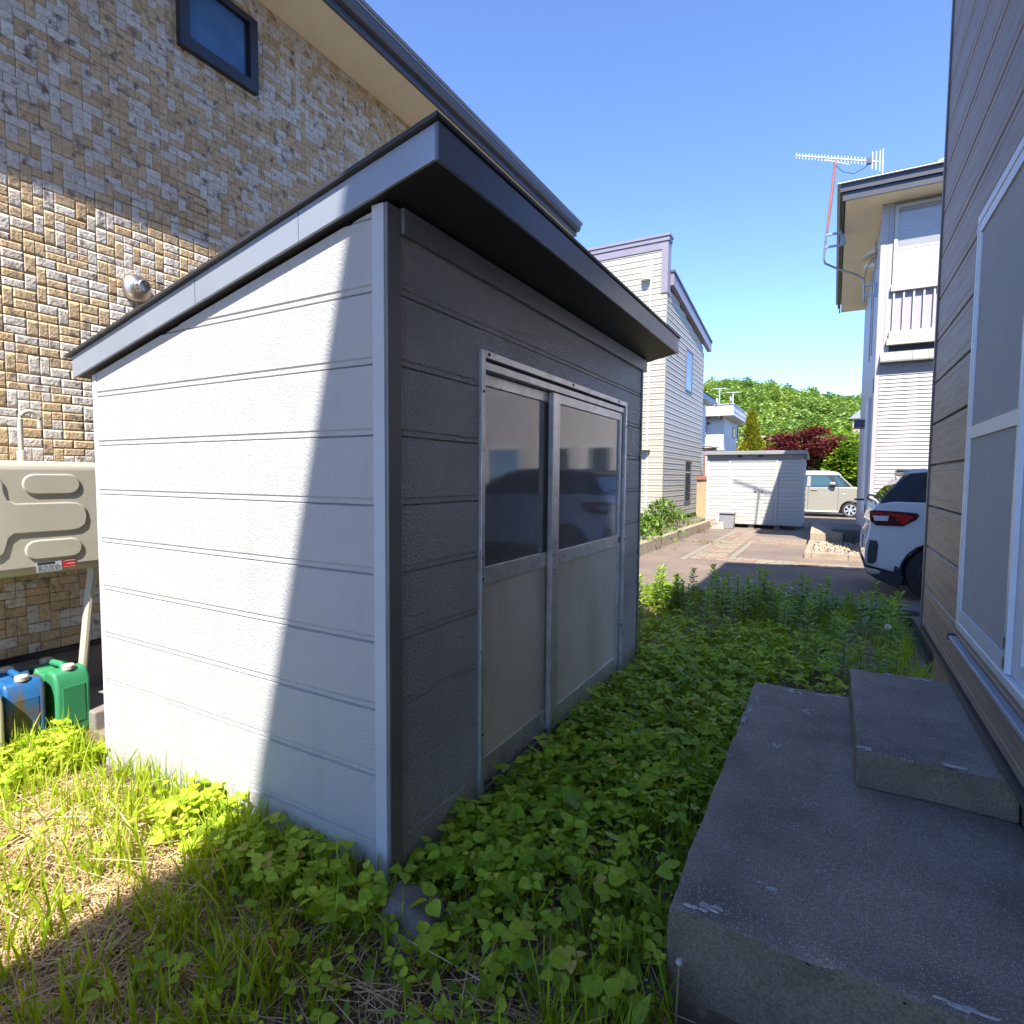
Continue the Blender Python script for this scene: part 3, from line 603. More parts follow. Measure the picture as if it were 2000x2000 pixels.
def lamp(ya, yb, s_):
    y0 = ya if s_ < 0 else yb
    l = MB().prism([(1.70, 1.05), (1.74, 1.07), (2.00, 1.06), (2.20, 1.045), (2.225, 1.02), (2.19, .96), (2.06, .875), (1.78, .875), (1.715, .93)], 'y', *sorted((y0+s_*.012, y0-s_*.06))).build('tail_lamp', m_lampd, car, bev=.01, seg=2, smooth=True)
    MB().prism([(1.985, .95), (2.06, .90), (2.17, 1.0), (2.02, 1.035), (1.87, 1.043), (1.89, 1.01), (2.0, .985)], 'y', *sorted((y0+s_*.016, y0-s_*.02))).build('red_lens', m_lampr, l, bev=.003)
    MB().prism([(1.735, 1.0), (1.76, .935), (1.90, .935), (1.91, 1.0)], 'y', *sorted((y0+s_*.016, y0-s_*.02))).build('clear_lens', m_lampw, l, bev=.003)
    MB().prism([(1.72, 1.04), (1.86, 1.046), (1.86, 1.02), (1.725, 1.012)], 'y', *sorted((y0+s_*.016, y0-s_*.02))).build('red_lens', m_lampr, l)
    return l
lamp(cy0+.022, cy1-.022, -1); lamp(cy0+.022, cy1-.022, 1)
for yy, s_ in ((cy0+.02, -1), (cy1-.02, 1)):
    MB().prism([(1.72, .69), (1.80, .68), (1.815, .62), (1.80, .42), (1.76, .385), (1.70, .40), (1.70, .55)], 'y', *sorted((yy+s_*.006, yy-s_*.05))).build('bumper_vent', m_carbk, car, bev=.006)
    MB().prism([(1.665, .36), (1.70, .34), (2.03, .275), (2.10, .25), (2.05, .10), (1.80, .20), (1.70, .27)], 'y', *sorted((yy+s_*.004, yy-s_*.6))).build('lower_bumper', m_carbk, car, bev=.01)
    MB().prism([(1.675, .345), (1.84, .315), (1.845, .27), (1.75, .255), (1.69, .29)], 'y', *sorted((yy+s_*.008, yy-s_*.03))).build('bumper_garnish', m_chrome, car, bev=.005)
    for cx in (WR, WF):
        ring = arc(cx, WZ, .455, -8, 188, 18)+arc(cx, WZ, .385, 188, -8, 18)
        MB().prism(ring, 'y', *sorted((yy+s_*.008-s_*.018*0, yy-s_*.05))).build('arch_trim', m_carbk, car)
        wheel(car, cx, *sorted((yy+s_*-.005, yy-s_*.21)), WZ, .34, s_, 5, .60, mat('dark_alloy', (.07, .07, .075), .35, .5, var=0))
    MB().prism([(2.84, .34), (4.56, .34), (4.54, .22), (2.86, .22)], 'y', *sorted((yy+s_*.006, yy-s_*.05))).build('sill_trim', m_carbk, car)
    for x0 in (2.62, 3.55):
        MB().box((x0, min(yy+s_*.022, yy), .92), (x0+.16, max(yy+s_*.022, yy), .95)).build('door_handle', m_carw, car, bev=.006)
    for x0 in (3.22, 4.15, 2.36): MB().box((x0, min(yy+s_*.0005, yy-s_*.02), .48 if x0 > 2.5 else .8), (x0+.006, max(yy+s_*.0005, yy-s_*.02), 1.15)).build('panel_gap', m_carbk, car)
    MB().box((3.98, min(yy+s_*.15, yy-s_*.02), 1.15), (4.12, max(yy+s_*.15, yy-s_*.02), 1.28)).build('mirror', m_carw, car, bev=.03, seg=3, smooth=True)
    MB().prism([(5.2, .93), (5.5, .90), (5.64, .84), (5.6, .78), (5.35, .82)], 'y', *sorted((yy+s_*.006, yy-s_*.12))).build('headlight', m_lampw, car)
box('licence_plate', (1.655, 7.68, .52), (1.668, 8.01, .69), m_whitew, car)
box('tailgate_badge', (1.700, 7.72, .86), (1.71, 7.96, .875), m_chrome, car)
box('underbody', (2.0, 7.2, .12), (5.4, 8.5, .5), m_carbk, car)

# ------------------------------------------------------------------ beige kei van
vy0, vy1 = 24.34, 25.8
van = root('kei_van', 'boxy beige mini van parked beyond the ivory storage shed', 'van', (.8, 25, DZ))
vl = [(-.9, .3), (-.92, 1.1), (2.05, 1.15), (2.42, 1.06), (2.50, .9), (2.52, .35), (2.3, .2)]+arc(1.90, .25, .35, 0, 180)+[(1.5, .16), (-.1, .16)]+arc(-.45, .25, .35, 0, 180)
MB().prism(vl, 'y', vy0, vy1).build('body', m_carb, van, bev=.04, seg=3, smooth=True, ang=50)
for z in (1.0, .87, .68): box('body_crease', (-.88, vy0-.004, z), (1.9, vy0+.01, z+.018), m_carb, van, bev=.006)
vg = lambda x_, z: vy0+.04+(z-1.15)*.16
MB().prism([(-.93, 1.12), (-.88, 1.62), (1.42, 1.62), (1.98, 1.12)], 'y', vg, lambda x_, z: vy1-.04-(z-1.15)*.16).build('cabin_glass', m_cglass, van, bev=.01)
MB().prism([(-.9, 1.60), (-.85, 1.74), (-.6, 1.79), (1.1, 1.785), (1.42, 1.73), (1.58, 1.60)], 'y', lambda x_, z: vg(x_, z)-.02+max(0, z-1.7)*.5, lambda x_, z: vy1-.1-max(0, z-1.7)*.5).build('roof', mat('pale_roof_paint', (.40, .39, .36), .3, var=0, coat=.6), van, bev=.03, seg=3, smooth=True)
MB().prism([(.52, 1.19), (1.34, 1.19), (1.10, 1.55), (.52, 1.555)], 'y', lambda x_, z: vg(x_, z)-.006, vg).build('side_window', m_cglass2, van)
MB().prism([(1.50, 1.19), (1.72, 1.18), (1.42, 1.52), (1.30, 1.53)], 'y', lambda x_, z: vg(x_, z)-.006, vg).build('side_window', m_cglass2, van)
MB().prism([(.36, 1.16), (.50, 1.16), (.50, 1.57), (.38, 1.57)], 'y', lambda x_, z: vg(x_, z)-.008, vg).build('door_pillar', m_carb, van)
MB().prism([(1.92, 1.14), (1.98, 1.14), (1.52, 1.62), (1.47, 1.62)], 'y', lambda x_, z: vg(x_, z)-.012, vg).build('windscreen_pillar', m_carb, van)
MB().prism([(1.99, 1.15), (2.02, 1.15), (1.55, 1.60), (1.52, 1.60)], 'y', vy0+.12, vy1-.12).build('windscreen', m_cglass2, van)
MB().prism([(1.36, 1.19), (1.46, 1.19), (1.24, 1.56), (1.13, 1.56)], 'y', lambda x_, z: vg(x_, z)-.008, vg).build('door_pillar', m_carbk, van)
box('mirror', (1.16, vy0-.16, 1.21), (1.37, vy0-.02, 1.34), m_carb, van, bev=.04, seg=3, smooth=True); box('mirror_foot', (1.22, vy0-.10, 1.10), (1.36, vy0+.05, 1.21), m_carbk, van, bev=.015)
box('door_handle', (.50, vy0-.03, 1.0), (.74, vy0, 1.045), m_carb, van, bev=.01); box('handle_recess', (.54, vy0-.012, .985), (.72, vy0-.004, 1.0), m_carbk, van)
for x0 in (.42, 1.47): box('panel_gap', (x0, vy0-.002, .25), (x0+.012, vy0+.02, 1.15), m_carbk, van)
box('indicator', (1.62, vy0-.012, .86), (1.70, vy0, .89), m_lampw, van)
box('sill', (-.05, vy0-.006, .15), (1.5, vy0+.03, .21), m_whitew, van)
for cx in (1.90, -.45):
    for a_, b_, s_ in ((vy0+.01, vy0+.17, -1), (vy1-.17, vy1-.01, 1)): wheel(van, cx, a_, b_, .25, .29, s_, 6, .72)
box('underbody', (-.8, vy0+.2, .1), (2.3, vy1-.2, .5), m_carbk, van)

# ------------------------------------------------------------------ ivory storage shed, crate, bin
ss = root('storage_shed', 'ivory steel storage shed with horizontal ribs and grey brown roof band', 'storage shed', (-.8, 17.8, DZ))
SY = 17.0
box('shed_body', (-2.13, SY+.02, .11), (.53, 18.7, 2.02), m_ashed, ss)
def ribbed(nm, x0, x1, y, top=1.97):
    pr = [(y+.03, .12), (y, .12)]; z = .17
    while z < top-.06: pr += [(y, z), (y+.012, z+.004), (y+.012, z+.016), (y, z+.03)]; z += .105 if not .98 < z < 1.1 else .16
    pr += [(y, top), (y+.03, top)]
    return MB().prism(pr, 'x', x0, x1).build(nm, m_ashed, ss)
for x0, x1, nm, y in ((-2.06, -1.50, 'wall_panel', SY-.005), (-1.40, -.66, 'door', SY-.03), (-.60, -.22, 'door', SY-.03), (-.12, .45, 'wall_panel', SY-.005)):
    p = ribbed(nm, x0, x1, y, 1.93 if nm == 'door' else 2.0)
    if nm == 'door':
        hx = x1-.11 if x0 < -1 else x0+.02
        box('handle', (hx, y-.006, 1.03), (hx+.08, y+.002, 1.11), m_chrome, p); box('handle_recess', (hx+.012, y-.009, 1.045), (hx+.068, y-.0065, 1.07), m_carbk, p)
for x0, x1 in ((-2.14, -2.061), (-1.499, -1.401), (-.659, -.601), (-.219, -.121), (.451, .545)): box('post', (x0, SY-.02, .11), (x1, SY+.05, 2.02), m_ashed, ss, bev=.005)
box('bottom_rail', (-2.14, SY-.03, .085), (.545, SY+.06, .115), m_ashed, ss); box('head_band', (-2.14, SY-.025, 2.021), (.545, SY+.03, 2.16), m_ashed2, ss)
box('door_head', (-1.45, SY-.027, 1.935), (-.2, SY-.0255, 2.02), m_galv, ss)
for x0 in (-1.25, -.67): box('head_bracket', (x0, SY-.04, 2.09), (x0+.12, SY-.026, 2.16), m_carbk, ss)
MB().prism([(SY-.16, 2.165), (18.85, 2.05), (18.85, 2.12), (SY-.16, 2.27)], 'x', -2.22, .62).build('roof', m_galv, ss, bev=.008)
box('name_plate', (.10, SY-.03, 2.10), (.22, SY-.0255, 2.125), m_whitew, ss)
pr = [(SY+.02, 0)]
for k in range(10): MB().box((.531, SY+.1, .2+k*.18), (.545, 18.6, .2+k*.18+.10)).build('wall_rib', m_ashed, ss)
for x0 in (-2.0, -.9, -.19, .37):
    for y0 in (SY+.05, 18.3): MB().prism([(x0-.01, DZ), (x0+.16, DZ), (x0+.135, .084), (x0+.015, .084)], 'y', y0, y0+.16).build('concrete_foot', m_pav_g, ss)
bi = root('plastic_bin', 'grey plastic bin upside down in front of the ivory storage shed', 'bin', (-1.45, 16.62, DZ))
MB().prism([(-1.64, DZ), (-1.25, DZ), (-1.235, .40), (-1.655, .40)], 'y', lambda p, q: 16.48+q*.03, 16.78).build('bin_body', m_binp, bi, bev=.015, smooth=True)
box('rim', (-1.67, 16.45, .401), (-1.22, 16.80, .435), m_binp, bi, bev=.006)
cr = root('bottle_crate', 'small ivory plastic crate with red lettering by the storage shed', 'crate', (-1.73, 16.36, DZ))
c0, c1, cf = -1.99, -1.49, 16.24
cm = MB(); cm.box((c0, cf, .05), (c1, cf+.02, .17)).box((c0, cf, DZ), (c1, cf+.02, -.005)).box((c0, cf+.0005, -.005), (c0+.07, cf+.0195, .05)).box((c1-.14, cf+.0005, -.005), (c1, cf+.0195, .05)).box((c0, cf+.0205, DZ), (c0+.02, cf+.33, .17)).box((c1-.02, cf+.0205, DZ), (c1, cf+.33, .17)).box((c0+.0205, cf+.31, DZ), (c1-.0205, cf+.33, .17)).box((c0+.0205, cf+.0205, DZ), (c1-.0205, cf+.309, DZ+.015))
cm.build('crate_body', m_milk, cr)
lt = MB(); W0, Z0 = c0+.085, .075
def stroke(pts, r=.006): lt.tube([(W0+p*.26, cf-.002, Z0+q*.075) for p, q in pts], r, 5)
stroke([(0, .25), (.06, .25)], .010); stroke([(.94, .25), (1, .25)], .010)
stroke([(.32, .95), (.30, .3), (.22, .05), (.14, .2), (.24, .35)]); stroke([(.24, .95), (.38, .95)])
stroke([(.55, .85), (.45, .95), (.38, .6), (.40, .15), (.50, .0), (.58, .15)])
stroke([(.58, .05), (.60, .75), (.70, .7), (.69, .45), (.60, .4)]); stroke([(.72, .75), (.75, .2), (.80, .75)])
stroke([(.93, .8), (.85, .9), (.82, .5), (.86, .15), (.93, .2)]); stroke([(.36, -.2), (.62, -.22)], .004)
lt.build('red_lettering', m_redp, cr)

# ------------------------------------------------------------------ paving and gravel bed
pp = root('paver_path', 'red and cream concrete pavers set in strips across the sunny driveway', 'paving', (0, 10, DZ))
pav = []
def strip(x0, x1, y0, y1, lx, ly, off=True):
    j = 0; y = y0
    while y < y1-.02:
        x = x0-(lx/2 if off and j % 2 else 0)
        while x < x1-.02:
            a, b = max(x, x0), min(x+lx, x1)
            if b-a > .03: pav.append((a, b, y, min(y+ly, y1), random.random() < (.5+.25*math.sin(j*1.7))))
            x += lx
        y += ly; j += 1
strip(-1.0, 2.05, 9.40, 9.92, .225, .13); strip(-1.0, -.42, 9.93, 16.2, .225, .115); strip(-.40, .80, 12.75, 14.0, .225, .115)
pav.sort(key=lambda p: p[2])
pmesh = {}
def paver_mesh(k):
    m_ = MB(); h = .006+.004*(k % 3)
    m_.add([(.0, 0, -.02), (1, 0, -.02), (1, 1, -.02), (0, 1, -.02), (.03, .05, h), (.97, .05, h+.002), (.97, .95, h), (.03, .95, h)], [(4,5,6,7),(0,1,5,4),(1,2,6,5),(2,3,7,6),(3,0,4,7)])
    me = bpy.data.meshes.new('paver'); me.from_pydata(m_.v, [], m_.f); return me
for k, (a, b, c_, d_, red) in enumerate(pav[:300]):
    key = (k % 3, red)
    if key not in pmesh: pmesh[key] = paver_mesh(k % 3); pmesh[key].materials.append(m_pav_r if red else m_pav_c)
    o = bpy.data.objects.new('paver', pmesh[key]); COL.objects.link(o); o.parent = pp
    o.location = Vector((a, c_, DZ))-ORG[pp.name]; o.scale = (b-a-.008, d_-c_-.008, 1)
m_ = MB()
for a, b, c_, d_, red in pav[300:]: m_.box((a, c_, DZ-.02), (b-.008, d_-.008, DZ+.008), int(red))
if m_.v: stuff(m_.build('far_pavers', [m_pav_c, m_pav_r], pp))
for a, b in (((-1.13, 9.2, -.06), (-1.01, 16.2, DZ+.012)), ((-.41, 9.93, -.06), (-.405, 12.7, DZ+.01)), ((-.40, 14.01, -.06), (.8, 14.12, DZ+.012)), ((-.38, 9.94, -.06), (-.26, 12.7, DZ+.012))): box('edging_strip', a, b, m_pav_g, pp)
gb = root('gravel_bed_edging', 'pale concrete block edging around the gravel bed beside the lilac white house', 'edging', (1.3, 11, DZ))
for k in range(5): box('edging_block', (.86, 10.62+k*.6, -.1), (.98, 10.62+k*.6+.594, .075), m_kerb, gb, bev=.01)
for k in range(2): box('edging_block', (.981+k*.6, 10.62, -.1), (.981+k*.6+.594, 10.74, .075), m_kerb, gb, bev=.01)
n = 1500; P = np.stack([U(.99, 2.1, n), U(10.75, 13.0, n), U(.0, .06, n)], -1)
Tg = np.array([(1,0,0),(-1,0,0),(0,1,0),(0,-1,0),(0,0,1),(0,0,-1)], float)*np.array((1, .8, .6)); Fg = np.array([(0,2,4),(2,1,4),(1,3,4),(3,0,4),(2,0,5),(1,2,5),(3,1,5),(0,3,5)])
V, F, T = scatter(Tg, Fg, P, frames(ngrid(n), U(-.5, .5, n), ngrid(n), U(.018, .05, n)), U(0, 1, n)); stuff(npmesh('gravel', V, F, m_gravel, T))
wd = root('entrance_steps', 'sunlit concrete entrance steps with a sloping top behind the gravel bed', 'steps', (1.3, 13, DZ))
MB().prism([(.88, -.1), (1.52, -.1), (1.52, .23), (.88, .23)], 'y', 13.0, 13.4).build('front_block', m_kerb, wd, bev=.01)
MB().add([(.88, 13.0, .231), (1.52, 13.0, .231), (1.55, 14.6, .235), (.88, 14.6, .36), (.88, 13.4, .30)], [(0, 1, 2, 3, 4)]).build('sloping_top', m_kerb, wd)
box('back_block', (1.3, 13.42, -.1), (1.89, 15.2, .33), m_kerbd, wd, bev=.01)

# ------------------------------------------------------------------ cream house with false front
ch = root('cream_house', 'two storey house in cream lap siding with mauve fascia bands', 'house', (-6, 20, DZ))
CY, CX, CE = 18.0, -3.8, 24.5
box('wall', (-8.5, CY+.03, DZ), (CX-.03, CE-.02, 6.6), m_cream, ch); box('false_front', (-8.5, CY+.03, 6.6), (CX-.03, CY+.33, 9.2), m_cream, ch)
lapm = {}
def lap(name, axis, a, b, z, h, face, sgn, m, parent):
    d = [(-.03, 0), (.022, 0), (.022, .012), (.010, h*.50), (.018, h*.52), (.004, h-.002), (-.03, h-.002)]
    M_ = MB(); pl = [(face+sgn*p, z+q) for p, q in d]; M_.prism(pl, 'x' if axis == 'x' else 'y', a, b); return M_.build(name, m, parent)
z = .02
while z < 9.0:
    lap('siding_board', 'x', -8.5, CX+.02, z, .195, CY, -1, m_cream, ch)
    if z < 7.7:
        ye = CE if z < 6.75 else CY+.33+(7.9-z)*5.5
        if ye > CY+.4: lap('siding_board', 'y', CY+.0, min(ye, CE), z, .195, CX, 1, m_cream, ch)
    z += .195
box('corner_trim', (CX+.018, CY-.018, .02), (CX+.032, CY+.10, 7.7), m_cream, ch); box('corner_trim', (CX-.55, CY-.030, .02), (CX-.50, CY-.02, 8.9), m_wtrim, ch)
for z0, z1, d in ((9.05, 9.29, .05), (9.30, 9.43, .085), (9.44, 9.52, .12)): box('fascia_band', (-8.6, CY-d, z0), (CX+d, CY+.36, z1), m_mauve, ch)
box('end_fascia', (CX-.16, CY-.052, 7.62), (CX+.052, CY+.335, 9.049), m_mauve, ch)
MB().prism([(CY+.34, 7.95), (25.3, 7.05), (25.3, 7.42), (CY+.34, 8.36)], 'x', CX-.02, CX+.16).build('rake_fascia', m_mauve, ch)
MB().prism([(CY+.3, 8.361), (25.35, 7.421), (25.35, 7.50), (CY+.3, 8.44)], 'x', -8.6, CX+.20).build('roof', m_slate, ch)
MB().prism([(CY+.34, 7.0), (CE-.02, 6.6), (CE-.02, 7.1), (CY+.34, 7.93)], 'x', -8.5, CX-.03).build('gable_wall', m_cream, ch)
def win(parent, x0, x1, axis, face, sgn, z0, z1, fm, pm, fw=.06, name='window'):
    def bb(a0, a1, c0_, c1_, d0, d1):
        lo, hi = sorted((face+sgn*d0, face+sgn*d1))
        return ((a0, lo, c0_), (a1, hi, c1_)) if axis == 'x' else ((lo, a0, c0_), (hi, a1, c1_))
    m_ = MB(); m_.box(*bb(x0, x1, z0, z0+fw, -.03, .05)).box(*bb(x0, x1, z1-fw, z1, -.03, .05)).box(*bb(x0, x0+fw, z0+fw, z1-fw, -.03, .05)).box(*bb(x1-fw, x1, z0+fw, z1-fw, -.03, .05))
    W_ = m_.build(name, fm, parent); box('pane', *bb(x0+fw+.001, x1-fw-.001, z0+fw+.001, z1-fw-.001, .02, .03), pm, W_); return W_
m_fr2 = mat('mauve_grey_frame', (.12, .11, .14), .4, var=0)
win(ch, 21.0, 22.15, 'y', CX, 1, 4.82, 6.40, m_fr2, m_pane); w2 = win(ch, 21.3, 22.4, 'y', CX, 1, .48, 2.15, m_fr2, m_pane)
box('sash_bar', (CX+.031, 21.45, 1.66), (CX+.045, 22.2, 1.70), m_whitew, w2)
vt = MB().lathe([(.15, 0), (.15, .25), (.12, .28), (0, .28)], (-4.46, CY-.11, 8.10), 'z', 16).build('vent_hood', mat('cream_vent_plastic', (.72, .62, .38), .5, var=.02), ch, smooth=True)
MB().lathe([(.13, 0), (.16, .02), (.14, .05), (.10, .12), (.10, .16)], (-4.36, CY-.1, 2.38), 'z', 14).build('vent_hood', m_cream, ch, smooth=True)
ck = root('planter_kerb', 'long tan concrete planter kerb beside the cream house', 'kerb', (-2.1, 13, DZ))
for k in range(14): box('kerb_block', (-2.02, 8.2+k*.66, -.1), (-1.86, 8.2+k*.66+.655, .19), m_kerb, ck, bev=.01)
structure(box('planter_soil', (-3.85, 8.2, -.1), (-2.021, 17.4, .10), m_soil))
fn = root('board_fence', 'short pale board fence with a brown metal cap beside the cream house', 'fence', (-3.0, 21, DZ))
for k in range(3): box('fence_board', (-3.24+k*.135, 20.98-k*.01, DZ), (-3.24+k*.135+.125, 21.0-k*.01, 1.40), m_fence, fn)
box('fence_cap', (-3.30, 20.9, 1.401), (-2.8, 21.1, 1.53), m_copper, fn)
for k in range(6): box('fence_board', (-2.81+k*.10, 21.3, DZ), (-2.81+k*.10+.085, 21.32, 1.15), m_pale, fn)

# ------------------------------------------------------------------ lilac white house on the right
lh = root('lilac_house', 'two storey lilac white house with dark eaves, bay window and baluster panel', 'house', (5, 14, DZ))
HX, HY, HE = 1.9, 11.0, 18.0
box('wall', (HX, HY+.03, DZ), (9, HE, 6.37), m_lilac, lh)
z = .02
while z < 3.52: lap('siding_board', 'x', HX+.055, 9, z, .0705, HY+.012, -1, m_lilac, lh); z += .0705
box('corner_pillar', (HX-.02, HY-.012, DZ), (HX+.05, HY+.05, 6.37), m_lilac, lh); box('pillar_board', (HX+.0505, HY-.008, 3.72), (HX+.17, HY+.03, 6.37), m_lilac, lh)
for k, zz in enumerate((HX+.09,)): box('pillar_groove', (zz, HY-.0095, 3.8), (zz+.006, HY-.0075, 6.3), m_mauve, lh)
w3 = win(lh, 2.075, 3.9, 'x', HY, -1, 4.92, 6.30, m_off, mat('reflecting_house_glass', (.27, .26, .24), .06, var=.08, spec=.9), .055)
box('blind', (2.135, HY-.034, 4.98), (3.84, HY-.031, 5.52), m_pane_w, w3); box('blind_rail', (2.135, HY-.040, 5.521), (3.84, HY-.031, 5.56), m_whitew, w3)
for zz in (5.72, 5.86): box('reflected_line', (2.135, HY-.0345, zz), (3.84, HY-.031, zz+.018), m_whitew, w3)  # white bars stand in for lines reflected in the upper glass
box('sill_beam', (2.06, HY-.09, 4.80), (3.95, HY+.02, 4.915), m_off, lh)
box('panel_back', (2.07, HY-.005, 4.0), (3.95, HY+.02, 4.80), mat('grey_mauve_panel', (.34, .31, .33), .5, var=.03), lh)
x = 2.10; k = 0
while x < 3.9: box('baluster', (x, HY-.06, 4.10), (x+.026, HY-.034, 4.80), m_whitew, lh); x += .148
box('bottom_rail', (2.06, HY-.085, 3.98), (3.95, HY-.01, 4.10), m_off, lh); box('bottom_fascia', (2.03, HY-.095, 3.86), (3.95, HY-.005, 3.975), m_off, lh)
box('gap_shadow_board', (2.03, HY-.004, 3.76), (3.95, HY+.02, 3.859), m_carbk, lh)
x = 1.945
while x < 3.9:
    MB().prism([(HY-.16, 3.55), (HY-.16, 3.575), (HY-.0, 3.76), (HY-.0, 3.55)], 'x', x, x+.236).build('cap_tile', m_ashed2 if False else m_galv, lh); x += .24
EX0, EY0 = 1.28, 10.5
for x0, x1 in ((3.0, 3.75), (4.0, 4.9), (5.3, 6.4)): win(lh, x0, x1, 'x', HY, -1, .95, 2.25, m_whitew, m_pane, .12)
box('soffit', (EX0+.02, EY0+.02, 6.37), (9.4, HE+.3, 6.39), m_cream_s, lh)
for a, b in (((EX0-.03, EY0-.03, 6.36), (9.4, EY0, 6.5)), ((EX0-.07, EY0-.07, 6.501), (9.4, EY0, 6.63)), ((EX0-.03, EY0+.001, 6.36), (EX0, HE+.35, 6.5)), ((EX0-.07, EY0+.001, 6.501), (EX0, HE+.35, 6.63))): box('eave_fascia', a, b, m_dslate, lh)
box('gutter_lip', (EX0-.12, EY0-.12, 6.631), (9.4, HE+.4, 6.65), m_slate2, lh)
MB().add([(EX0-.1, EY0-.1, 6.666), (9.5, EY0-.1, 6.666), (9.5, HE+.38, 6.666), (EX0-.1, HE+.38, 6.666), (5.4, 14.6, 7.75)], [(0, 1, 4), (1, 2, 4), (2, 3, 4), (3, 0, 4), (3, 2, 1, 0)]).build('roof', m_slate, lh)
MB().lathe([(.12, 0), (.14, .02), (.12, .05), (.06, .07)], (2.72, 10.60, 6.69), 'z', 10).build('ridge_cap', m_cream_s, lh, smooth=True)
MB().box((HX-.22, 12.6, 5.80), (HX-.001, 12.85, 5.88)).prism([(HX-.25, 6.02), (HX-.25, 6.04), (HX-.001, 6.22), (HX-.001, 6.1)], 'y', 12.6, 12.9).build('hood_vent', m_cream_s, lh)
for y0 in (12.6, 13.4): MB().tube([(HX-.03, y0, 6.3), (HX-.03, y0, 4.0)], .012, 8).build('downpipe', m_lilac, lh)
box('side_panel', (HX-.05, 12.2, .75), (HX-.001, 13.6, 3.1), m_pale, lh); box('side_window', (HX-.02, 11.4, 3.1), (HX-.001, 11.55, 3.36), m_fr2, lh)
MB().tube([(HX-.02, 11.05, 1.05), (HX-.06, 11.3, .62), (HX-.06, 12.2, .42)], .018, 8).build('drain_pipe', m_lilac, lh)
MB().prism([(13.4, 2.6), (13.9, 2.6), (13.75, 2.75), (13.5, 2.78)], 'x', HX-.25, HX-.001).build('awning', m_slate, lh)
box('tap_bracket', (HX-.22, 12.25, 1.02), (HX-.001, 12.3, 1.06), m_carbk, lh)
# aerial
an = root('tv_aerial', 'television aerial on a bent rusty pole fixed to the dark eave of the lilac house', 'aerial', (1.1, 12, 6))
AY = 12.0
MB().tube([(1.09, AY, 7.8), (1.04, AY, 7.1), (.99, AY, 6.47)], .022, 8).build('rusty_mast', m_rust, an, smooth=True)
MB().tube([(.99, AY, 6.5), (.965, AY, 6.1), (.955, AY, 5.9), (.98, AY, 5.82), (1.2, AY, 5.68), (1.55, AY, 5.50), (1.66, AY, 5.40), (1.68, AY, 5.2), (1.68, AY, 4.95)], .021, 8).build('bent_mast', m_galvp, an, smooth=True)
MB().box((.97, AY-.02, 6.36), (1.26, AY+.02, 6.40)).box((.97, AY-.02, 6.12), (1.26, AY+.02, 6.16)).prism([(1.23, 6.42), (1.27, 6.42), (1.34, 6.16), (1.28, 6.12), (1.235, 6.2)], 'y', AY-.03, AY+.03).build('eave_bracket', m_galvp, an)
MB().box((1.68, AY-.02, 5.26), (1.9, AY+.02, 5.29)).box((1.68, AY-.02, 5.06), (1.9, AY+.02, 5.09)).prism([(1.84, 5.28), (1.9, 5.33), (1.9, 5.03), (1.85, 5.05)], 'y', AY-.05, AY+.05).build('wall_bracket', m_galvp, an)
B0, B1 = Vector((.38, AY, 8.08)), Vector((1.86, AY, 7.58))
MB().tube([B0, B1], .018, 6).build('boom', m_antw, an)
D_ = (B1-B0).normalized(); Nn = Vector((-.12, -.75, .45))
for k in range(22):
    p = B0+(B1-B0)*(k/25.5); l = .062+.02*(k/22)
    MB().tube([p-Vector((.02, -.08, -.5)).normalized()*l, p+Vector((.02, -.08, -.5)).normalized()*l], .009, 5).build('director', m_antw, an)
for t, l in ((.89, .17), (.93, .19), (.97, .21), (1.0, .24)):
    p = B0+(B1-B0)*t; MB().tube([p-Vector((-.14, .2, .9)).normalized()*l, p+Vector((.14, -.2, .9)).normalized()*l*.95], .011, 5).build('reflector_rod', m_antw, an)
MB().tube([B0+(B1-B0)*.36-Vector((0, 0, .04)), B0+(B1-B0)*.64-Vector((0, 0, .09))], .010, 6).build('stiffener', m_antw, an)
box('dipole_box', (B0.x+(B1-B0).x*.87-.04, AY-.04, 7.60), (B0.x+(B1-B0).x*.87+.04, AY+.04, 7.70), m_slate, an)
MB().tube([(1.10, AY-.03, 7.70), (1.22, AY-.03, 7.55), (1.42, AY-.03, 7.46), (1.58, AY-.03, 7.52), (1.72, AY-.03, 7.62)], .007, 5).tube([(1.68, AY-.03, 5.4), (1.72, AY-.03, 5.62), (1.80, AY+.1, 5.8), (1.88, AY+.2, 5.85)], .007, 5).tube([(1.0, AY+.025, 6.4), (1.07, AY+.03, 7.1), (1.10, AY+.03, 7.7)], .005, 5).build('cable', m_cable, an)

# ------------------------------------------------------------------ far houses
ph = root('pale_house', 'pale blue white sided house with dark eave just behind the cream house', 'house', (-6, 28, DZ))
box('wall', (-9, 25.6, DZ), (-4.3, 27.8, 5.0), m_pale, ph)
z = 0
while z < 4.9: lap('siding_board', 'y', 25.6, 27.8, z, .165, -4.3, 1, m_pale, ph); z += .165
box('eave_fascia', (-9.3, 24.6, 4.98), (-3.8, 27.3, 5.22), m_slate, ph); box('soffit', (-9.2, 24.62, 4.95), (-3.82, 27.28, 4.978), m_whitew, ph)
MB().prism([(-9.3, 5.22), (-3.75, 5.22), (-6.5, 6.0)], 'y', 24.6, 27.35).build('roof', m_slate, ph); box('wall_lamp', (-4.28, 26.2, 2.7), (-4.12, 26.28, 2.95), m_carbk, ph)
wh = root('white_house', 'white flat roofed house with parapet and two roof aerials in front of the wooded hill', 'house', (-6, 37, DZ))
box('wall', (-9, 34, DZ), (-4.43, 39.5, 5.05), m_whitew, wh); box('eave_slab', (-9, 33.25, 5.051), (-3.8, 40, 5.26), m_whitew, wh)
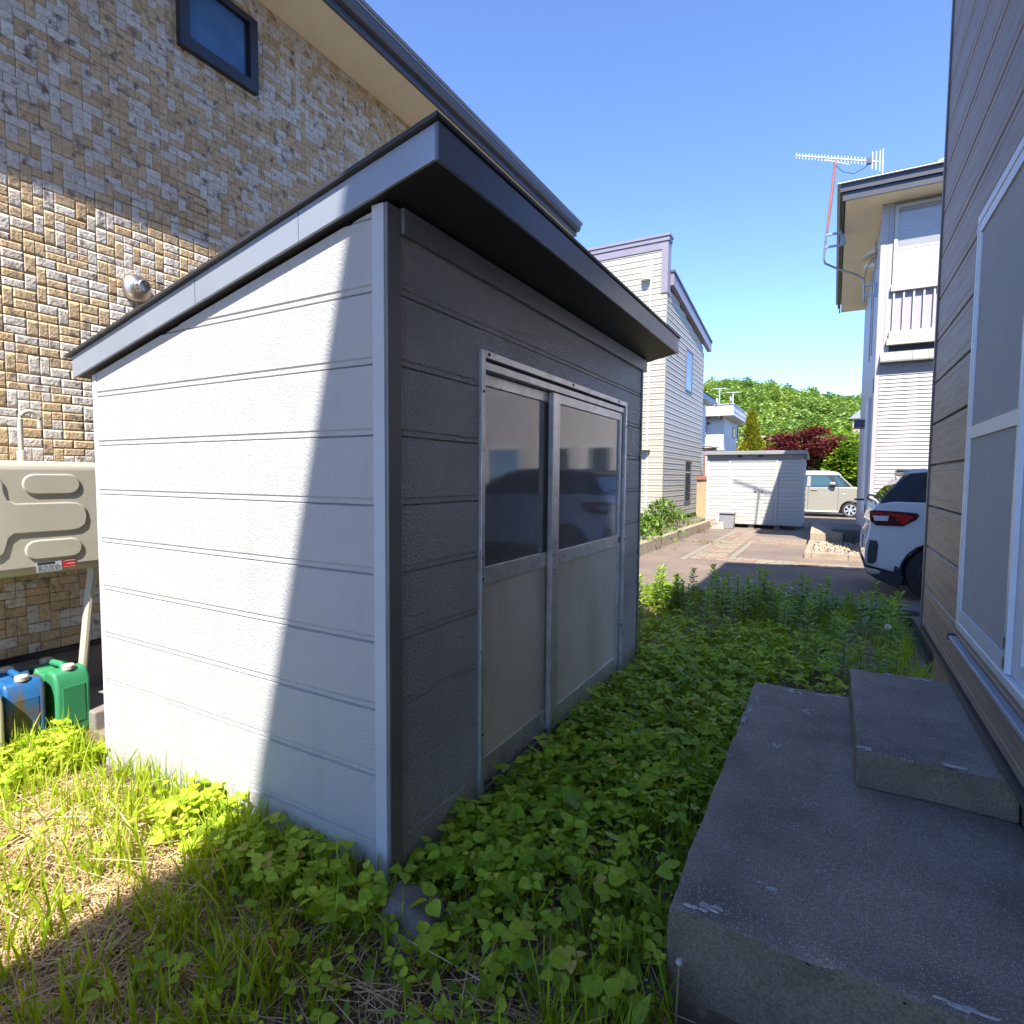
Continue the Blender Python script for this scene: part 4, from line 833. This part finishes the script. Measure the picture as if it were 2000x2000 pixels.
box('parapet', (-9, 33.3, 5.261), (-3.82, 39.9, 5.68), m_whitew, wh); box('drip_trim', (-9, 33.27, 5.262), (-3.79, 39.95, 5.30), m_ashed2, wh); box('parapet_cap', (-9, 33.25, 5.681), (-3.78, 39.97, 5.72), m_slate2, wh)
box('base_course', (-9, 33.94, 3.1), (-4.38, 39.55, 3.2), m_whitew, wh)
for x0 in (-5.25, -4.6): MB().lathe([(.10, -.12), (.12, 0), (.10, .12)], (x0, 33.7, 4.95), 'x', 10).build('soffit_lamp', m_copper, wh)
MB().lathe([(.09, -.02), (.09, .02)], (-5.3, 33.97, 4.7), 'y', 12).build('round_vent', m_slate, wh); box('pipe_duct', (-5.52, 33.9, 4.0), (-5.4, 34.05, 4.6), m_galv, wh)
win(wh, 37.3, 38.5, 'y', -4.43, 1, 4.05, 4.70, m_galv, m_pane_w, .06)
MB().tube([(-4.40, 39.3, 4.95), (-4.40, 39.3, 0)], .05, 8).build('downpipe', m_ashed2, wh)
def aerial(x0, h, label, mast):
    a = root('roof_aerial', label, 'aerial', (x0, 33.4, 5.3))
    MB().tube([(x0, 33.4, 4.95 if mast else 5.7), (x0, 33.4, h)], .03, 6).build('mast', m_antw, a)
    MB().tube([(x0-.38, 33.4, h), (x0+.36, 33.4, h-.04)], .025, 5).build('boom', m_antw, a)
    for k in range(9): MB().tube([(x0-.36+k*.09, 33.2, h), (x0-.36+k*.09, 33.6, h)], .012, 4).build('rod', m_antw, a)
    MB().lathe([(.20, 0), (.19, .03), (.10, .07), (.0, .08)], (x0-.12, 33.3, h-.75 if mast else h-.42), 'x', 16).build('dish', m_whitew, a, smooth=True)
aerial(-4.62, 6.62, 'roof aerial with a dish on a tall mast, left end of the white parapet', True); aerial(-3.88, 6.36, 'lower roof aerial with a dish at the corner of the white parapet', False)
bg_ = root('beige_house', 'beige rendered house half hidden behind the golden conifer', 'house', (-2, 45, DZ))
box('wall', (-4.3, 43, DZ), (.2, 50, 3.3), m_cream, bg_); MB().prism([(-4.6, 3.3), (.5, 3.3), (-2, 3.9)], 'y', 42.6, 50.4).build('roof', m_galv, bg_)
MB().lathe([(1.0, 0), (1.0, .06), (.9, .06), (.9, 0)], (-3.2, 42.97, 3.5), 'y', 24).build('arch_trim', m_whitew, bg_); win(bg_, -1.4, -.6, 'x', 43, -1, 2.2, 3.4, m_whitew, m_pane_w)
cn = root('porch_canopy', 'small brown porch canopy beside the pale house', 'canopy', (-3.8, 26, 2.8))
MB().prism([(-4.28, 2.99), (-3.36, 2.87), (-3.36, 2.83), (-4.28, 2.94)], 'y', 25.6, 26.4).build('canopy_roof', m_galv, cn); box('canopy_beam', (-4.25, 25.7, 2.73), (-3.46, 26.3, 2.829), m_copper, cn); box('canopy_post', (-3.95, 25.75, DZ), (-3.87, 25.83, 2.73), m_copper, cn)
hh = root('hillside_house', 'small grey roofed house on the wooded hillside', 'house', (5.2, 120, 8))
box('wall', (3.9, 118.5, 6), (7.5, 123, 12.3), m_fence, hh); MB().prism([(3.3, 12.3), (8.2, 12.3), (6.6, 13.8), (4.9, 13.8)], 'y', 118, 123.5).build('roof', m_galv, hh); win(hh, 4.6, 5.3, 'x', 118.5, -1, 10.5, 11.7, m_copper, m_pane, .1)

# ------------------------------------------------------------------ hill and forest
def hz(x, y):
    ridge = np.where(x < -33, 34+.03*(x+33), np.maximum(34-.20*(x+33), 8)); ridge = np.maximum(ridge, 12)
    t = np.clip((y-75)/175, 0, 1.35); s_ = np.where(t < 1, t*t*(3-2*t), 1-.6*(t-1))
    return ridge*s_-.3+1.2*np.sin(x*.11+y*.05)*t+.8*np.sin(x*.05-y*.13)*t
structure(heightmesh('hill', np.linspace(-420, 320, 75), np.linspace(74, 330, 45), hz, m_earth))
fx, fy = np.meshgrid(np.arange(-150, 75, 6.2), np.arange(84, 268, 5.8)); fx = fx.ravel()+U(-2.6, 2.6, fx.size); fy = fy.ravel()+U(-2.6, 2.6, fy.size)
keep = ~((np.abs(fx-5.5) < 6) & (fy > 96) & (fy < 122)); fx, fy = fx[keep], fy[keep]
Pv, At, Tn = [], [], []
for x_, y_ in zip(fx, fy):
    vis = -75 < x_ < 25; n = 420 if vis else 60; r = random.uniform(2.6, 4.6); h = random.uniform(2.4, 4.4); c_ = np.array((x_, y_, float(hz(np.array(x_), np.array(y_)))+h*.75))
    d = rng.normal(size=(n, 3)); d /= np.linalg.norm(d, axis=1)[:, None]; d[:, 2] = np.abs(d[:, 2])*1.15-.35
    lob = 1+.22*np.sin(d[:, 0]*5+x_)*np.sin(d[:, 1]*5+y_)
    Pv.append(c_+d*np.array((r, r, h))*(U(.72, 1.02, n)*lob)[:, None]); s_ = U(.35, .75, n)*(1 if vis else 2.4)
    At.append(frames(ngrid(n), U(-.5, .7, n), U(-.6, .6, n), s_)); b = random.random()*.8+.1*math.sin(x_*.08+y_*.05); Tn.append(np.clip(b*.75+U(0, .3, n), 0, 1))
Pv = np.concatenate(Pv); V, F, T = scatter(QUAD_T, QUAD_F, Pv, np.concatenate(At), np.concatenate(Tn)); stuff(npmesh('forest', V, F, m_forest, T))

# ------------------------------------------------------------------ garden trees
def crown(c, rad, n, ls, m, parent, K=26, spread=.30, shape='ball', T_=QUAD_T, F_=QUAD_F, name='crown'):
    P, A, Tn = [], [], []
    for k in range(K):
        if shape == 'cone':
            t = random.random()**1.3; a = random.uniform(0, 6.28); rr = (1-t)*random.uniform(.55, 1)
            q = np.array((math.cos(a)*rr*rad[0], math.sin(a)*rr*rad[1], (t*2-1)*rad[2])); sp = spread*(1.05-t)+.06
        else:
            d = rng.normal(size=3); d /= np.linalg.norm(d); q = d*np.array(rad)*random.uniform(.55, .95); sp = spread
        mm = n//K; off = rng.normal(size=(mm, 3))*np.array((sp, sp, sp*(.45 if shape != 'cone' else 1.3)))
        P.append(np.array(c)+q+off); out_ = np.arctan2(q[1]+off[:, 1], q[0]+off[:, 0])
        A.append(frames(out_+U(-1.2, 1.2, mm), U(-.5, .5, mm) if shape != 'cone' else U(.3, 1.2, mm), U(-.7, .7, mm), U(.6, 1.2, mm)*ls)); b = random.random(); Tn.append(np.clip(b*.7+U(0, .35, mm), 0, 1))
    V, F, T = scatter(T_, F_, np.concatenate(P), np.concatenate(A), np.concatenate(Tn)); return npmesh(name, V, F, m, T, parent=parent)
def trunk(parent, x, y, z0, z1, r, nb, spread):
    m_ = MB(); m_.tube([(x, y, z0), (x+.05, y, (z0+z1)/2), (x, y, z1)], [r, r*.7, r*.3], 8)
    for k in range(nb):
        a = 6.28*k/nb+random.random(); zz = z0+(z1-z0)*random.uniform(.3, .8); m_.tube([(x, y, zz), (x+math.cos(a)*spread*.5, y+math.sin(a)*spread*.5, zz+.5), (x+math.cos(a)*spread, y+math.sin(a)*spread, zz+.8)], [r*.4, r*.25, r*.08], 5)
    m_.build('trunk', m_bark, parent)
t = root('golden_conifer', 'golden green pointed conifer behind the ivory storage shed', 'tree', (-2.2, 28, DZ)); trunk(t, -2.2, 28, DZ, 3.8, .09, 5, .3); crown((-2.2, 28, 2.15), (1.0, .9, 2.35), 18000, .15, m_conif, t, K=170, spread=.19, shape='cone', T_=LANCE_T*np.array((2.2, 1, 1)), F_=LANCE_F)
t = root('red_maple', 'dark red japanese maple with a broad layered crown above the van', 'tree', (.0, 30, DZ)); trunk(t, 0, 30, DZ, 3.2, .14, 8, 1.2); crown((-.05, 30, 2.95), (1.75, 1.3, 1.0), 11000, .11, m_maple, t, K=85, spread=.22)
t = root('dark_evergreen', 'dense bright green evergreen right of the red maple', 'tree', (2.4, 29.5, DZ)); trunk(t, 2.4, 29.5, DZ, 2.8, .12, 7, .9); crown((2.3, 29.5, 1.9), (1.75, 1.2, 1.55), 12000, .12, m_everg, t, K=120, spread=.20)
t = root('lime_shrub', 'yellow green shrub between the conifer and the red maple', 'shrub', (-1.5, 33, DZ)); trunk(t, -1.5, 33, DZ, 2.6, .07, 5, .6); crown((-1.45, 33, 2.4), (.85, .8, 1.55), 5000, .13, m_conif, t, K=50, spread=.22)
t = root('tall_shrub', 'loose green shrub at the back between the maple and the hill', 'shrub', (1.2, 38, DZ)); trunk(t, 1.2, 38, DZ, 3.0, .08, 6, .9); crown((1.2, 38, 2.8), (3.0, 1.5, 1.6), 9000, .17, m_everg, t, K=70, spread=.35)

# ------------------------------------------------------------------ vegetation in the garden
def grass(n, px, py, h0, h1, name, m=m_grass, lean=.35, wd_=.0045, tone=(0, 1), filt=None, clump=None):
    if clump:
        k = n//clump; cx, cy = U(*px, k), U(*py, k); x = np.repeat(cx, clump)+rng.normal(size=k*clump)*.032; y = np.repeat(cy, clump)+rng.normal(size=k*clump)*.022
    else: x, y = U(*px, n), U(*py, n)
    if filt is not None: q = filt(x, y); x, y = x[q], y[q]
    n = len(x); h = U(h0, h1, n)*U(.6, 1, n); yaw = ngrid(n); ln = U(.05, lean, n)*h*1.6; seg = 4; w_ = U(.6, 1.3, n)*wd_; rot = ngrid(n)
    V = np.zeros((n, (seg+1)*2, 3)); z0 = gz(x, y)
    for s_ in range(seg+1):
        t = s_/seg; cx = x+np.cos(yaw)*ln*t*t; cy = y+np.sin(yaw)*ln*t*t; z = z0-.01+h*(t-.18*t*t*(ln/(h+1e-6))); ww = w_*(1-t**2.2*.92)
        for e, sg in ((0, -1), (1, 1)):
            V[:, s_*2+e, 0] = cx+np.cos(rot)*ww*sg; V[:, s_*2+e, 1] = cy+np.sin(rot)*ww*sg; V[:, s_*2+e, 2] = z
    F = np.array([(2*s_, 2*s_+1, 2*s_+3, 2*s_+2) for s_ in range(seg)]); FF = (F[None]+(np.arange(n)*(seg+1)*2)[:, None, None]).reshape(-1, 4)
    return stuff(npmesh(name, V.reshape(-1, 3), FF, m, np.repeat(U(*tone, n), (seg+1)*2)))
outside = lambda x, y: ~((x > -1.86) & (x < .03) & (y > -.015) & (y < 2.83)) & ~((x > .92) & (y > .09) & (y < 2.2))
grass(4700, (-2.75, .05), (-1.35, -.02), .10, .27, 'grass', clump=9, filt=outside, tone=(.2, 1))
grass(2600, (-2.6, -1.85), (-.9, .0), .08, .22, 'grass', clump=9, filt=lambda x, y: outside(x, y) & ~((x < -2.28) & (y > -.5)), tone=(.3, 1))
grass(2600, (-.6, 1.0), (-1.2, .3), .06, .20, 'grass', clump=10, filt=outside, tone=(0, .8))
grass(1500, (.62, .97), (-.4, 2.2), .08, .24, 'grass', clump=9, filt=outside, tone=(0, .7))
grass(900, (.05, .95), (.3, 3.0), .08, .20, 'grass', clump=8, filt=outside, tone=(0, .8))
grass(4200, (-.9, 1.95), (3.0, 6.05), .10, .30, 'grass', clump=10, filt=outside, lean=.55, tone=(0, .7))
grass(260, (-1.7, -.05), (-.12, -.03), .14, .30, 'grass', clump=4, filt=outside, tone=(.3, .8))
# straw
def straw(n, px, py, l0, l1, name, tone=(0, 1), zr=(0, .03), filt=None):
    x, y = U(*px, n), U(*py, n)
    if filt is not None: q = filt(x, y); x, y = x[q], y[q]
    n = len(x); P = np.stack([x, y, gz(x, y)+U(*zr, n)], -1); T_ = np.array([(-.018, 0, 0), (.018, 0, 0), (.012, .5, .05), (-.012, .5, .05), (.010, 1, 0), (-.010, 1, 0)], float); F_ = np.array([(0, 1, 2, 3), (3, 2, 4, 5)])
    A = frames(ngrid(n), U(-.18, .3, n), U(-.6, .6, n), U(l0, l1, n)); A[:, :, 0] = A[:, :, 0]/np.linalg.norm(A[:, :, 0], axis=1)[:, None]*U(.05, .14, n)[:, None]
    V, F, T = scatter(T_, F_, P, A, U(*tone, n)); return stuff(npmesh(name, V, F, m_straw, T))
straw(34000, (-2.7, -.15), (-1.35, -.12), .03, .12, 'dry_grass', filt=lambda x, y: outside(x, y) & (U(0, 1, len(x)) < np.clip(1.2-.75*np.exp(-((y+.12)/.22)**2), 0, 1)))
straw(3500, (-.3, .95), (-1.2, .1), .03, .14, 'dry_grass', (0, .8), filt=outside)
straw(2200, (-.3, 1.6), (2.5, 5.8), .04, .14, 'dry_grass', (0, .7), filt=outside)
straw(700, (.05, .95), (.1, 3), .03, .1, 'dry_grass', (0, .6), filt=outside)
# trefoil ground cover
def cover(n, fx_, h0, h1, s0, s1, name, tone=(0, 1), m=m_leaf):
    x, y = fx_(n); q = outside(x, y); x, y = x[q], y[q]; n = len(x); z = gz(x, y); h = U(h0, h1, n); yaw0 = ngrid(n); sz = U(s0, s1, n); tn = U(*tone, n); dx, dy = rng.normal(size=n)*.02, rng.normal(size=n)*.02
    P, A, Tn, St = [], [], [], []
    for k in range(3):
        ya = yaw0+(k-1)*1.75+U(-.25, .25, n); c_ = np.stack([x+dx+np.cos(ya)*.006, y+dy+np.sin(ya)*.006, z+h+U(-.006, .006, n)], -1)
        P.append(c_); Af = frames(ya, U(-.35, .5, n), U(-.5, .5, n), sz*U(.7, 1.2, n)); Af[:, :, 0] *= U(.75, 1.25, n)[:, None]; A.append(Af); Tn.append(np.clip(tn+U(-.12, .12, n), 0, 1))
    V, F, T = scatter(LEAF_T, LEAF_F, np.concatenate(P), np.concatenate(A), np.concatenate(Tn))
    # petioles
    b = np.stack([x, y, z-.01], -1); e = np.stack([x+dx, y+dy, z+h], -1); wv = np.stack([np.cos(yaw0), np.sin(yaw0), yaw0*0], -1)*.0016; nv = len(V)
    SV = np.stack([b-wv, b+wv, e+wv, e-wv], 1).reshape(-1, 3); k = nv+np.arange(n)[:, None]*4
    F = np.concatenate([F, k+np.array((0, 1, 2)), k+np.array((0, 2, 3))]); V = np.concatenate([V, SV]); T = np.concatenate([T, np.full(n*4, .15)])
    return stuff(npmesh(name, V, F, m, T, smooth=False))
def dens(x0, x1, y0, y1, f):
    def g(n):
        x, y = U(x0, x1, n*3), U(y0, y1, n*3); q = U(0, 1, n*3) < f(x, y); return x[q][:n], y[q][:n]
    return g
cover(2900, dens(.02, .96, -.15, 3.4, lambda x, y: np.clip(.25+1.1*np.exp(-((x-.05)/.42)**2)+.5*(y > 1), 0, 1)*np.clip((y+.25)/.5, .15, 1)*(.8+.2*np.sin(x*7+y*4))), .02, .14, .020, .058, 'ground_cover')
cover(900, dens(.02, .5, .15, 2.9, lambda x, y: x*0+.9), .02, .10, .02, .042, 'ground_cover')
cover(230, dens(-1.15, .1, -.26, -.02, lambda x, y: x*0+.9*(.4+.6*np.sin(x*5)**2)), .05, .16, .03, .05, 'ground_cover', (.2, 1))
cover(300, dens(-2.6, 1.0, -1.1, .1, lambda x, y: np.where(x > -.35, .8, .25)), .02, .09, .024, .042, 'ground_cover')
cover(800, dens(-.3, 1.4, 2.6, 4.2, lambda x, y: x*0+.7), .04, .20, .03, .05, 'ground_cover', (0, .8))
cover(380, dens(-2.4, -1.86, -.7, .0, lambda x, y: x*0+.8), .04, .12, .024, .042, 'ground_cover', (.4, 1))
def litter(n, T_, F_, m, px, py, s0, s1, h0, h1, name, tone=(0, 1), pit=(-.4, .4)):
    x, y = U(*px, n), U(*py, n); q = outside(x, y); x, y = x[q], y[q]; n = len(x)
    V, F, T = scatter(T_, F_, np.stack([x, y, gz(x, y)+U(h0, h1, n)], -1), frames(ngrid(n), U(*pit, n), U(-.8, .8, n), U(s0, s1, n)), U(*tone, n)); stuff(npmesh(name, V, F, m, T))
litter(420, LEAF_T, LEAF_F, m_straw, (-.3, 1.0), (-.9, 3.2), .018, .04, .005, .03, 'dead_leaves', (0, .5))
litter(900, LANCE_T*np.array((1.6, 1, 1)), LANCE_F, m_weed, (.03, .95), (-.5, 3.4), .04, .09, .01, .09, 'narrow_leaves', (.2, 1), (0, 1.0))
litter(1600, LEAF_T*np.array((1.25, .8, 1)), LEAF_F, m_leaf, (.03, .95), (-.6, 3.4), .009, .02, .01, .07, 'small_round_leaves', (.3, .95))
litter(500, LEAF_T*np.array((1.25, .8, 1)), LEAF_F, m_leaf, (-2.5, -.1), (-1.2, -.1), .010, .024, .01, .05, 'small_round_leaves', (.3, .95))
straw(900, (-2.4, .9), (-1.25, -.1), .14, .30, 'dry_grass', (.2, 1), (.01, .06), filt=outside)
# tiny white flowers
n = 130; x = np.concatenate([U(.3, .95, 80), U(-.2, 1.5, 50)]); y = np.concatenate([U(-.4, 2, 80), U(3, 5.9, 50)]); q = outside(x, y); x, y = x[q], y[q]; n = len(x)
V, F, T = scatter(Tg, Fg, np.stack([x, y, gz(x, y)+U(.03, .10, n)+.1*(y > 2.6)], -1), frames(ngrid(n), U(-.5, .5, n), ngrid(n), U(.002, .0045, n)), U(0, 1, n)); stuff(npmesh('tiny_flowers', V, F, m_fluff))
# taller leafy sprigs in front of the shed corner: individuals
def sprig(x, y, h, n, sz, label):
    r_ = root('leafy_sprig', label, 'plant', (x, y, float(gz(np.array(x), np.array(y)))), 'taller leafy sprigs round the near shed corner'); z0 = r_.location.z
    lx, ly = random.uniform(-.03, .03), random.uniform(-.03, .03)
    MB().tube([(x, y, z0-.01), (x+lx*.4, y+ly*.4, z0+h*.5), (x+lx, y+ly, z0+h)], [.0022, .0018, .001], 5).build('stem', m_stem, r_)
    for k in range(n):
        t = .35+.65*k/(n-1); P = np.array([(x+lx*t, y+ly*t, z0+h*t)]); ya = np.array([k*2.4+random.random()])
        V, F, T = scatter(LEAF_T, LEAF_F, P, frames(ya, U(-.2, .5, 1), U(-.3, .3, 1), np.array([sz*random.uniform(.75, 1.1)])), np.array([random.uniform(.45, .9)])); npmesh('leaf', V, F, m_leaf, T, parent=r_)
spots = [(.04, -.11, .12, 6, .05), (.07, .12, .14, 7, .052), (.06, .28, .15, 6, .05), (.24, -.02, .09, 5, .046), (.02, -.2, .05, 4, .044), (-.02, -.22, .10, 5, .045), (.28, -.16, .08, 5, .048), (.33, .04, .10, 6, .05), (.42, .2, .11, 6, .048),
         (.10, .48, .15, 6, .05), (-.18, -.08, .11, 5, .045), (-.42, -.07, .14, 6, .045), (-.5, -.09, .12, 5, .042), (-.75, -.06, .15, 6, .046), (-.88, -.08, .16, 6, .05), (-1.02, -.06, .17, 6, .048), (-1.2, -.08, .13, 5, .044)]
for s_ in spots: sprig(*s_, 'taller leafy sprig with broad pointed leaves '+('growing against the white side of the shed' if s_[0] < -.1 else 'growing along the charcoal front of the shed' if s_[1] > .1 else 'beside the grey boulder'))
# tall weeds by the kerb: variants then copies
def weed(h, nl, ls, label):
    r_ = root('tall_weed', label, 'weed', (0, 0, 0), 'tall weeds in front of the kerb')
    MB().tube([(0, 0, -.02), (.01, .005, h*.5), (0, .01, h)], [.004, .003, .0012], 5).build('stem', m_stem, r_)
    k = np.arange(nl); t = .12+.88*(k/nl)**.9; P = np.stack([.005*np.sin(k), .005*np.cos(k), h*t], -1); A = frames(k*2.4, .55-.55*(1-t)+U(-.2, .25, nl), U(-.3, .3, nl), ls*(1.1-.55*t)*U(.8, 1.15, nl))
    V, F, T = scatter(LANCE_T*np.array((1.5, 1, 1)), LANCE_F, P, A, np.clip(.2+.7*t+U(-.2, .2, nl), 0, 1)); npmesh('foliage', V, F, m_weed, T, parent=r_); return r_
LW = ['tall weed with narrow pointed leaves growing in front of the kerb', 'shorter weed with narrow leaves in front of the kerb']
protos = [weed(.36, 40, .12, LW[0]), weed(.44, 50, .13, LW[0]), weed(.30, 34, .11, LW[1]), weed(.26, 28, .12, LW[1])]
wp = []
for k in range(95):
    x_, y_ = random.uniform(-.72, 1.9), 6.05-abs(random.gauss(0, .95))
    if y_ < 3.2 or (x_ > .92 and y_ < 2.6): continue
    wp.append((x_, y_))
wp += [(.98, 5.75), (.95, 5.7), (1.02, 5.8), (.62, 5.7), (1.82, 4.6), (1.78, 4.4), (1.86, 4.8), (1.75, 4.9), (1.5, 3.3), (1.62, 3.2), (1.4, 3.4), (1.75, 3.6)]
for k, (x_, y_) in enumerate(wp):
    o = protos[k] if k < 4 else copy_tree(protos[k % 4]); big = k >= len(wp)-12
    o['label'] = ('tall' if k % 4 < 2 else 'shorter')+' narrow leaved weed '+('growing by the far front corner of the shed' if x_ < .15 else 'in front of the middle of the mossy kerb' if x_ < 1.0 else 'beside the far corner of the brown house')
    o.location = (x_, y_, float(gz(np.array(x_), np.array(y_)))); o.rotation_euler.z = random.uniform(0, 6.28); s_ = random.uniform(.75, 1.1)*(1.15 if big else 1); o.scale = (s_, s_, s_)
# broad dock leaf by the shed's far corner
dk = root('dock_plant', 'broad leaved dock plant at the far front corner of the shed', 'plant', (-.35, 5.4, -.06))
V, F, T = scatter(LEAF_T, LEAF_F, np.tile([[-.38, 5.45, -.02]], (9, 1)), frames(np.arange(9)*.7, U(.3, .9, 9), U(-.4, .4, 9), U(.22, .34, 9)), U(.1, .5, 9)); npmesh('foliage', V, F, m_weed, T, parent=dk)
# dandelion clocks
def clock(x, y, h, r, label):
    z0 = float(gz(np.array(x), np.array(y))); o = root('dandelion_clock', label, 'flower', (x, y, z0), 'dandelion stalks along the kerb'); lx = random.uniform(-.03, .03)
    MB().tube([(x, y, z0-.02), (x+lx*.6, y, z0+h*.6), (x+lx, y, z0+h)], [.0035, .003, .0025], 6).build('stalk', mat('pale_stalk', (.22, .21, .09), .6, var=.1), o)
    if r:
        n = 160; d = rng.normal(size=(n, 3)); d /= np.linalg.norm(d, axis=1)[:, None]; c_ = np.array((x+lx, y, z0+h)); V, F, T = scatter(LANCE_T*np.array((1, 1, 1)), LANCE_F, c_+d*r*.35, np.stack([np.cross(d, np.roll(d, 1, 1))*r*.9, d*r*.65, np.cross(d, d[:, [1, 2, 0]])*r*.5], -1), U(0, 1, n)); npmesh('seed_head', V, F, m_fluff, parent=o)
    else: MB().lathe([(.004, 0), (.009, .006), (.007, .014), (.003, .016)], (x+lx, y, z0+h), 'z', 8).build('seed_head', m_cap, o, smooth=True)
for k, (x_, y_, zt, r_) in enumerate([(.165, 5.5, .275, .026), (.155, 5.4, .14, .024), (.51, 5.5, .285, .025), (.10, 5.6, .285, 0), (.92, 5.5, .25, .018), (1.205, 5.5, .20, 0), (1.26, 5.45, .18, .014), (1.36, 5.3, .12, 0), (1.10, 5.5, .14, 0), (.24, 5.5, .17, 0), (.30, 5.5, .18, 0), (1.72, 4.2, .22, .027), (1.55, 4.5, .16, 0), (1.62, 4.7, .14, 0), (.72, 5.3, .1, 0), (.4, 5.4, .12, 0)]):
    clock(x_, y_, zt-float(gz(np.array(x_), np.array(y_))), r_, ('dandelion stalk with a round white seed head ' if r_ else 'dandelion stalk with a bare withered head ')+('near the shed end of the kerb' if x_ < .6 else 'in the middle of the kerb' if x_ < 1.3 else 'beside the brown house'))
clock(.985, -.02, .22, 0, 'lone withered dandelion stalk in front of the lower concrete step')
# pot with dead plant
pt = root('plant_pot', 'white plastic pot with dry soil and dead straw near the shed', 'pot', (.15, 3.25, -.05))
MB().lathe([(.09, 0), (.115, .10), (.122, .105), (.122, .12), (.112, .12), (.108, .09), (0, .09)], (.15, 3.25, -.05), 'z', 24).build('pot', m_pot, pt, smooth=True)
MB().lathe([(.107, .0), (0, .006)], (.15, 3.25, .045), 'z', 16).build('potting_soil', m_soil, pt)
n = 160; P = np.stack([.15+rng.normal(size=n)*.07, 3.25+rng.normal(size=n)*.07, U(.04, .09, n)], -1)
V, F, T = scatter(np.array([(-.02, 0, 0), (.02, 0, 0), (.01, 1, .1), (-.01, 1, .1)], float), QUAD_F, P, frames(ngrid(n), U(-.4, .5, n), U(-.5, .5, n), U(.06, .2, n)), U(0, 1, n)); npmesh('dead_stems', V, F, m_straw, T, parent=pt)
# bright border plants by the cream house
def bush(x, y, r, h, n, ls, label, m=m_bright, T_=LEAF_T, F_=LEAF_F, b=.1):
    o = root('border_plant', label, 'plant', (x, y, b)); P = np.stack([x+rng.normal(size=n)*r*.5, y+rng.normal(size=n)*r*.5, b+U(0, 1, n)**.8*h], -1)
    P[:, 2] = np.minimum(P[:, 2], b+h*np.exp(-(((P[:, 0]-x)**2+(P[:, 1]-y)**2)/(r*r)))); V, F, T = scatter(T_, F_, P, frames(ngrid(n), U(0, 1.2, n), U(-.4, .4, n), U(.6, 1.1, n)*ls), U(0, 1, n)); npmesh('foliage', V, F, m, T, parent=o)
bush(-2.45, 10.3, .55, .55, 700, .09, 'bright leafy border plant nearest the shed edge in the long planter')
bush(-2.6, 12.0, .6, .50, 700, .09, 'bright leafy border plant in the middle of the long planter')
bush(-2.75, 14.2, .55, .75, 600, .22, 'tall grassy border plant by the cream house corner', T_=LANCE_T, F_=LANCE_F)
bush(-2.7, 16.2, .6, .35, 500, .10, 'low border plant at the far end of the planter', T_=LANCE_T, F_=LANCE_F)
bush(-1.80, 14.5, .3, .10, 120, .08, 'dry reddish weeds at the foot of the planter kerb', m=mat('dry_red_weed', (.20, .10, .05), .8, trans=.2), T_=LANCE_T, F_=LANCE_F, b=DZ)
bush(-1.15, 12.0, .3, .06, 100, .08, 'small yellowing weeds along the paver edging', m=mat('yellowing_weed', (.24, .22, .05), .8, trans=.3), T_=LANCE_T, F_=LANCE_F, b=DZ)
